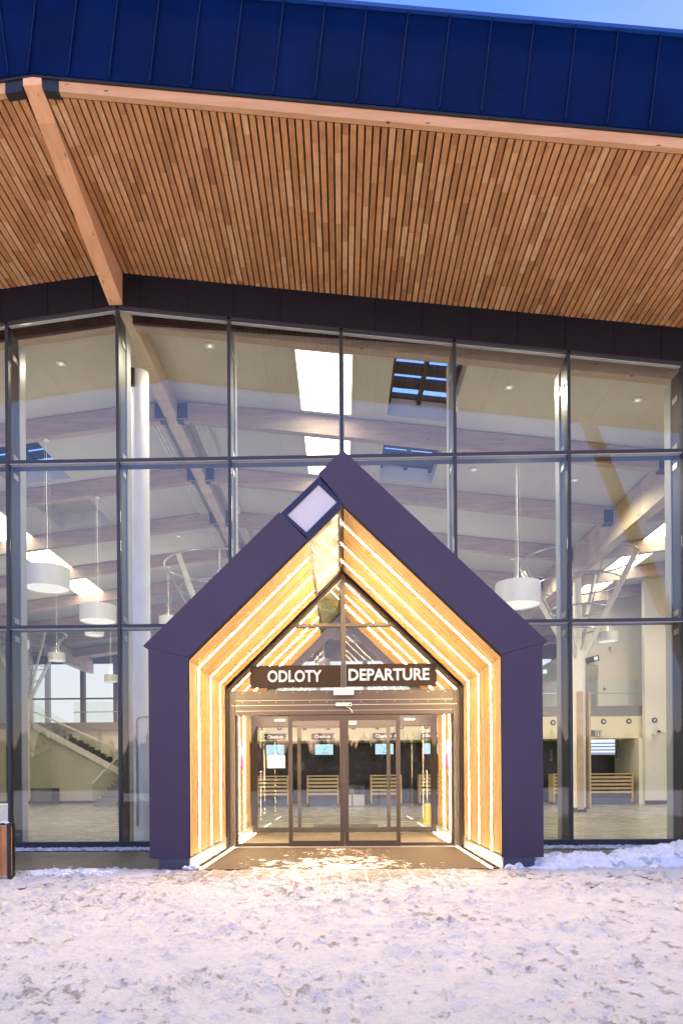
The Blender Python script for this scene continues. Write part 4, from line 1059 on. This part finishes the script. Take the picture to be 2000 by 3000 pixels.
MB().bar((xs0+.0, 36.0, zs0+.552), (xs1+2.6, 36.0, zs1+.552-1.45), .05, .05).build('handrail', M['whitesteel'], T)
MB().box(-11.15, -8.9, 34.38, 36.1, 1.45, 1.55).build('landing', M['slab'], T)
q = MB()
for k in range(9):
    q.box(-11.15, -9.3, 30.4+.44*k, 30.4+.44*(k+1)+.02, .165*(k+1)-.045, .165*(k+1)); q.box(-11.14, -9.31, 30.4+.44*k+.02, 30.4+.44*k+.05, .165*k, .165*(k+1)-.046)
q.build('lower_steps', M['slab'], T)
MB().prismx([(30.35, 0), (34.4, 1.5), (34.4, 2.5), (30.35, 1.0)], -11.19, -11.178).build('glass_railing', M['railglass'], T)
MB().bar((-11.19, 30.3, 1.02), (-11.19, 34.4, 2.55), .05, .06).build('handrail', M['whitesteel'], T)
MB().prism([(-20, 0), (-10.85, 0), (-10.85, 1.22), (xs0+.1, zs0-.33), (xs1, zs1-.33), (-20, zs1-.33)], 34.5, 34.58).build('stair_wall', M['taupe'], T)
MB().box(-20, -10.85, 34.47, 34.499, 0, .14).build('skirting', M['skirt'], T)
T = tag(MB().box(-15.5, -14.3, 33.6, 34.2, 0, .80).build('dark_cabinet', M['darkbody']), 'low dark cabinet standing against the wall under the stairs', 'cabinet')
# glass lift
T = thing('glass_lift', (-16, 31.5, 0), 'glass lift shaft with bolted panels at the left edge', 'lift')
q = MB()
for x in (-17.3, -15.6): q.box(x-.06, x+.06, 31.5, 31.62, 0, 8.2)
q.build('shaft_frame', M['mull'], T)
MB().box(-17.6, -14.35, 31.4, 31.412, .05, 8.2).build('shaft_glass', M['railglass'], T); MB().box(-14.362, -14.35, 31.413, 33.4, .05, 8.2).build('shaft_glass', M['railglass'], T)
q = MB()
for k in range(15):
    for x in (-15.35, -15.1, -14.5):
        for dz_ in (-.1, .1): q.cyl((x, 31.34, .5+.55*k+dz_), (x, 31.40, .5+.55*k+dz_), .028, n=10)
    q.box(-15.5, -14.4, 31.385, 31.399, .495+.55*k, .505+.55*k)
q.build('glass_fitting', M['steel'], T, smooth=True)
T = tag(MB().box(-12.2, -9.98, 20.2, 21.0, 0, .52).build('stone_bench', M['concrete'], bevel=.01), 'pale concrete bench block at the far left edge', 'bench')

# ================================================================== outside: planter box, snow heaps, gravel
T = thing('timber_screen', (-4.6, 8.68, 0), 'orange timber screen with black frame and snow on its rim at the left edge', 'screen')
px0, px1, py0, py1 = -5.4, -4.235, 8.62, 8.74
q = MB()
for k in range(8): q.box(px0+.055+.14*k, px0+.055+.14*k+.132, py0+.012, py0+.035, .05, .69)
q.build('front_boards', M['boxwood'], T, bevel=.003)
q = MB()
for x in (px0, px1-.05):
    q.box(x, x+.05, py0, py1, 0, .70)
q.box(px0, px1, py0-.002, py0+.05, .701, .73); q.box(px0, px1, py1-.05, py1, .701, .73); q.box(px1-.05, px1+.002, py0+.051, py1-.051, .701, .73); q.box(px0, px0+.05, py0+.051, py1-.051, .701, .73)
q.build('frame', M['bronze_dark'], T)
def lumps(n_, fx, fy, fz, fr, seed, flat=.8):
    rnd = random.Random(seed); mb = MB()
    import bmesh
    bm = bmesh.new(); bmesh.ops.create_icosphere(bm, subdivisions=2, radius=1); vs_ = [v.co.copy() for v in bm.verts]; fs_ = [tuple(v.index for v in f.verts) for f in bm.faces]; bm.free()
    for _ in range(n_):
        x, y = fx(rnd), fy(rnd); r = fr(rnd); z = fz(x, y, rnd)
        o1, o2 = rnd.random()*6, rnd.random()*6
        pts = []
        for v in vs_:
            k = r*(1+.34*math.sin(3*v.x+o1)*math.cos(4*v.y+o2)+.2*math.sin(9*v.z+o2+5*v.x)+.12*math.sin(13*v.y+o1))
            pts.append((x+v.x*k*1.15, y+v.y*k, z+v.z*k*flat))
        mb.add(pts, fs_)
    return mb
lumps(40, lambda r: r.uniform(px0, px1), lambda r: py0+r.uniform(-.0, .05), lambda x, y, r: .735, lambda r: r.uniform(.008, .022), 4).build('snow_rim', M['snowclean'], T, smooth=True)

def heap(X_, Y_):
    """ploughed bank right of the porch"""
    t = np.clip((X_-2.2)/3.6, 0, 1)
    ridge_y = 9.78+.12*np.sin(X_*1.7)
    wdt = .24+.22*t
    prof = np.clip(1-((Y_-ridge_y)/wdt)**2, 0, 1)**.7
    amp = .08+.25*t+.10*(fbm(X_*2.1, X_*0+2, 3)-.5)*2*(.3+t)
    lum = 1-2*np.abs(fbm(X_*5.5, Y_*5.5, 4, .6)-.5)
    lum2 = 1-2*np.abs(fbm(X_*14+9, Y_*14, 3, .6)-.5)
    h = amp*prof*(.35+.8*lum)+.045*prof*lum2
    z = -.02+np.clip(h, 0, 9)
    dxn = .05*(fbm(X_*9+3, Y_*9+7, 3)-.5)*prof*2; dyn = .09*(fbm(X_*8+30, Y_*8+1, 3)-.5)*prof*2
    return (X_+dxn, Y_+dyn, z)
hp = grid(np.arange(2.25, 9.5, .018), np.arange(9.2, 10.4, .018), heap, 'snow_heap', M['snowclean'])
tag(hp, 'long lumpy ploughed snow bank right of the porch, before the glass', 'snow bank')
h2 = lumps(170, lambda r: r.uniform(2.3, 8.5), lambda r: 9.78+r.gauss(0, .17), lambda x, y, r: -.0+max(0, (.05+.19*min(1, max(0, (x-2.2)/3.6)))*(1-((y-9.78)/.42)**2))*r.uniform(.5, 1.1), lambda r: r.uniform(.02, .11), 9)
h2.build('snow_clods', M['snowclean'], hp, smooth=True)
hl = lumps(150, lambda r: r.uniform(-4.15, -3.05), lambda r: 9.05+r.gauss(0, .10), lambda x, y, r: -.01+r.uniform(0, .045)*(1 if x < -3.3 else .5), lambda r: r.uniform(.015, .055), 5).build('snow_heap', M['snowclean'], smooth=True)
tag(hl, 'low row of broken snow lumps between timber screen and porch', 'snow bank')
def leftdrift(X_, Y_):
    pr_ = np.clip(1-((Y_-9.35-.1*np.sin(X_*3))/.42)**2, 0, 1); nn = fbm(X_*2.5, Y_*2.5+8, 4)
    return -.045+.07*pr_*np.clip(nn*2.1-.35, 0, 1)+.012*(fbm(X_*16, Y_*16, 3)-.5)
hd = grid(np.arange(-7.5, -2.15, .03), np.arange(8.9, 9.95, .03), leftdrift, 'snow_drift', M['snowclean'])
tag(hd, 'thin flat snow drift on the brown pavers left of the porch', 'snow bank')
hc = lumps(14, lambda r: r.uniform(-2.16, -1.98)+XC-.05, lambda r: 9.40+r.gauss(0, .03), lambda x, y, r: .02+r.uniform(0, .03), lambda r: r.uniform(.015, .04), 15).build('snow_clump', M['snowclean'], smooth=True)
tag(hc, 'small bluish snow clump at the foot of the left porch plinth', 'snow')
# pebbles along the foot of the glass
q = MB(); rnd = random.Random(2)
octa = [(1, 0, 0), (-1, 0, 0), (0, 1, 0), (0, -1, 0), (0, 0, 1), (0, 0, -1)]
cube8 = [(sx*.8, sy*.8, sz*.8) for sx in (-1, 1) for sy in (-1, 1) for sz in (-1, 1)]
for sgn, xa, xb in ((-1, -9, XC-2.75), (1, XC+2.75, 8.5)):
    for _ in range(2300):
        x, y = rnd.uniform(xa, xb), rnd.uniform(12.05, 12.43); r = rnd.uniform(.018, .042)
        pts = [(x+a*r*rnd.uniform(.8, 1.5), y+b_*r*rnd.uniform(.8, 1.3), .0+c_*r*.8+rnd.uniform(-.0, .012)) for a, b_, c_ in octa]
        q.add(pts, [(0, 2, 4), (2, 1, 4), (1, 3, 4), (3, 0, 4), (2, 0, 5), (1, 2, 5), (3, 1, 5), (0, 3, 5)])
tag(q.build('gravel', M['pebble']), 'grey pebbles dusted with snow along the foot of the glass', 'gravel', kind='stuff')
q = MB().box(-9, XC-2.75, 11.5, 11.505, -.012, .0)
# dark wood behind the camera that the glass mirrors
q = MB(); rnd = random.Random(11)
for k in range(1000):
    x = rnd.uniform(-80, 80); y = -46+rnd.uniform(-8, 8); h = rnd.uniform(4.4, 5.4)+1.6*math.sin(x*.13)**2*rnd.random()**2; r = h*rnd.uniform(.2, .34)
    for j_ in range(4):
        z0 = h*(.0+.22*j_); q.cyl((x, y, z0), (x+rnd.uniform(-.1, .1), y, z0+h*.36), r*(1-.19*j_)*rnd.uniform(.85, 1.15), .02, n=9, cap=False)
tag(q.build('tree_line', M['foliage']), 'dark spruce wood across the square mirrored in the glass', 'wood', kind='stuff')
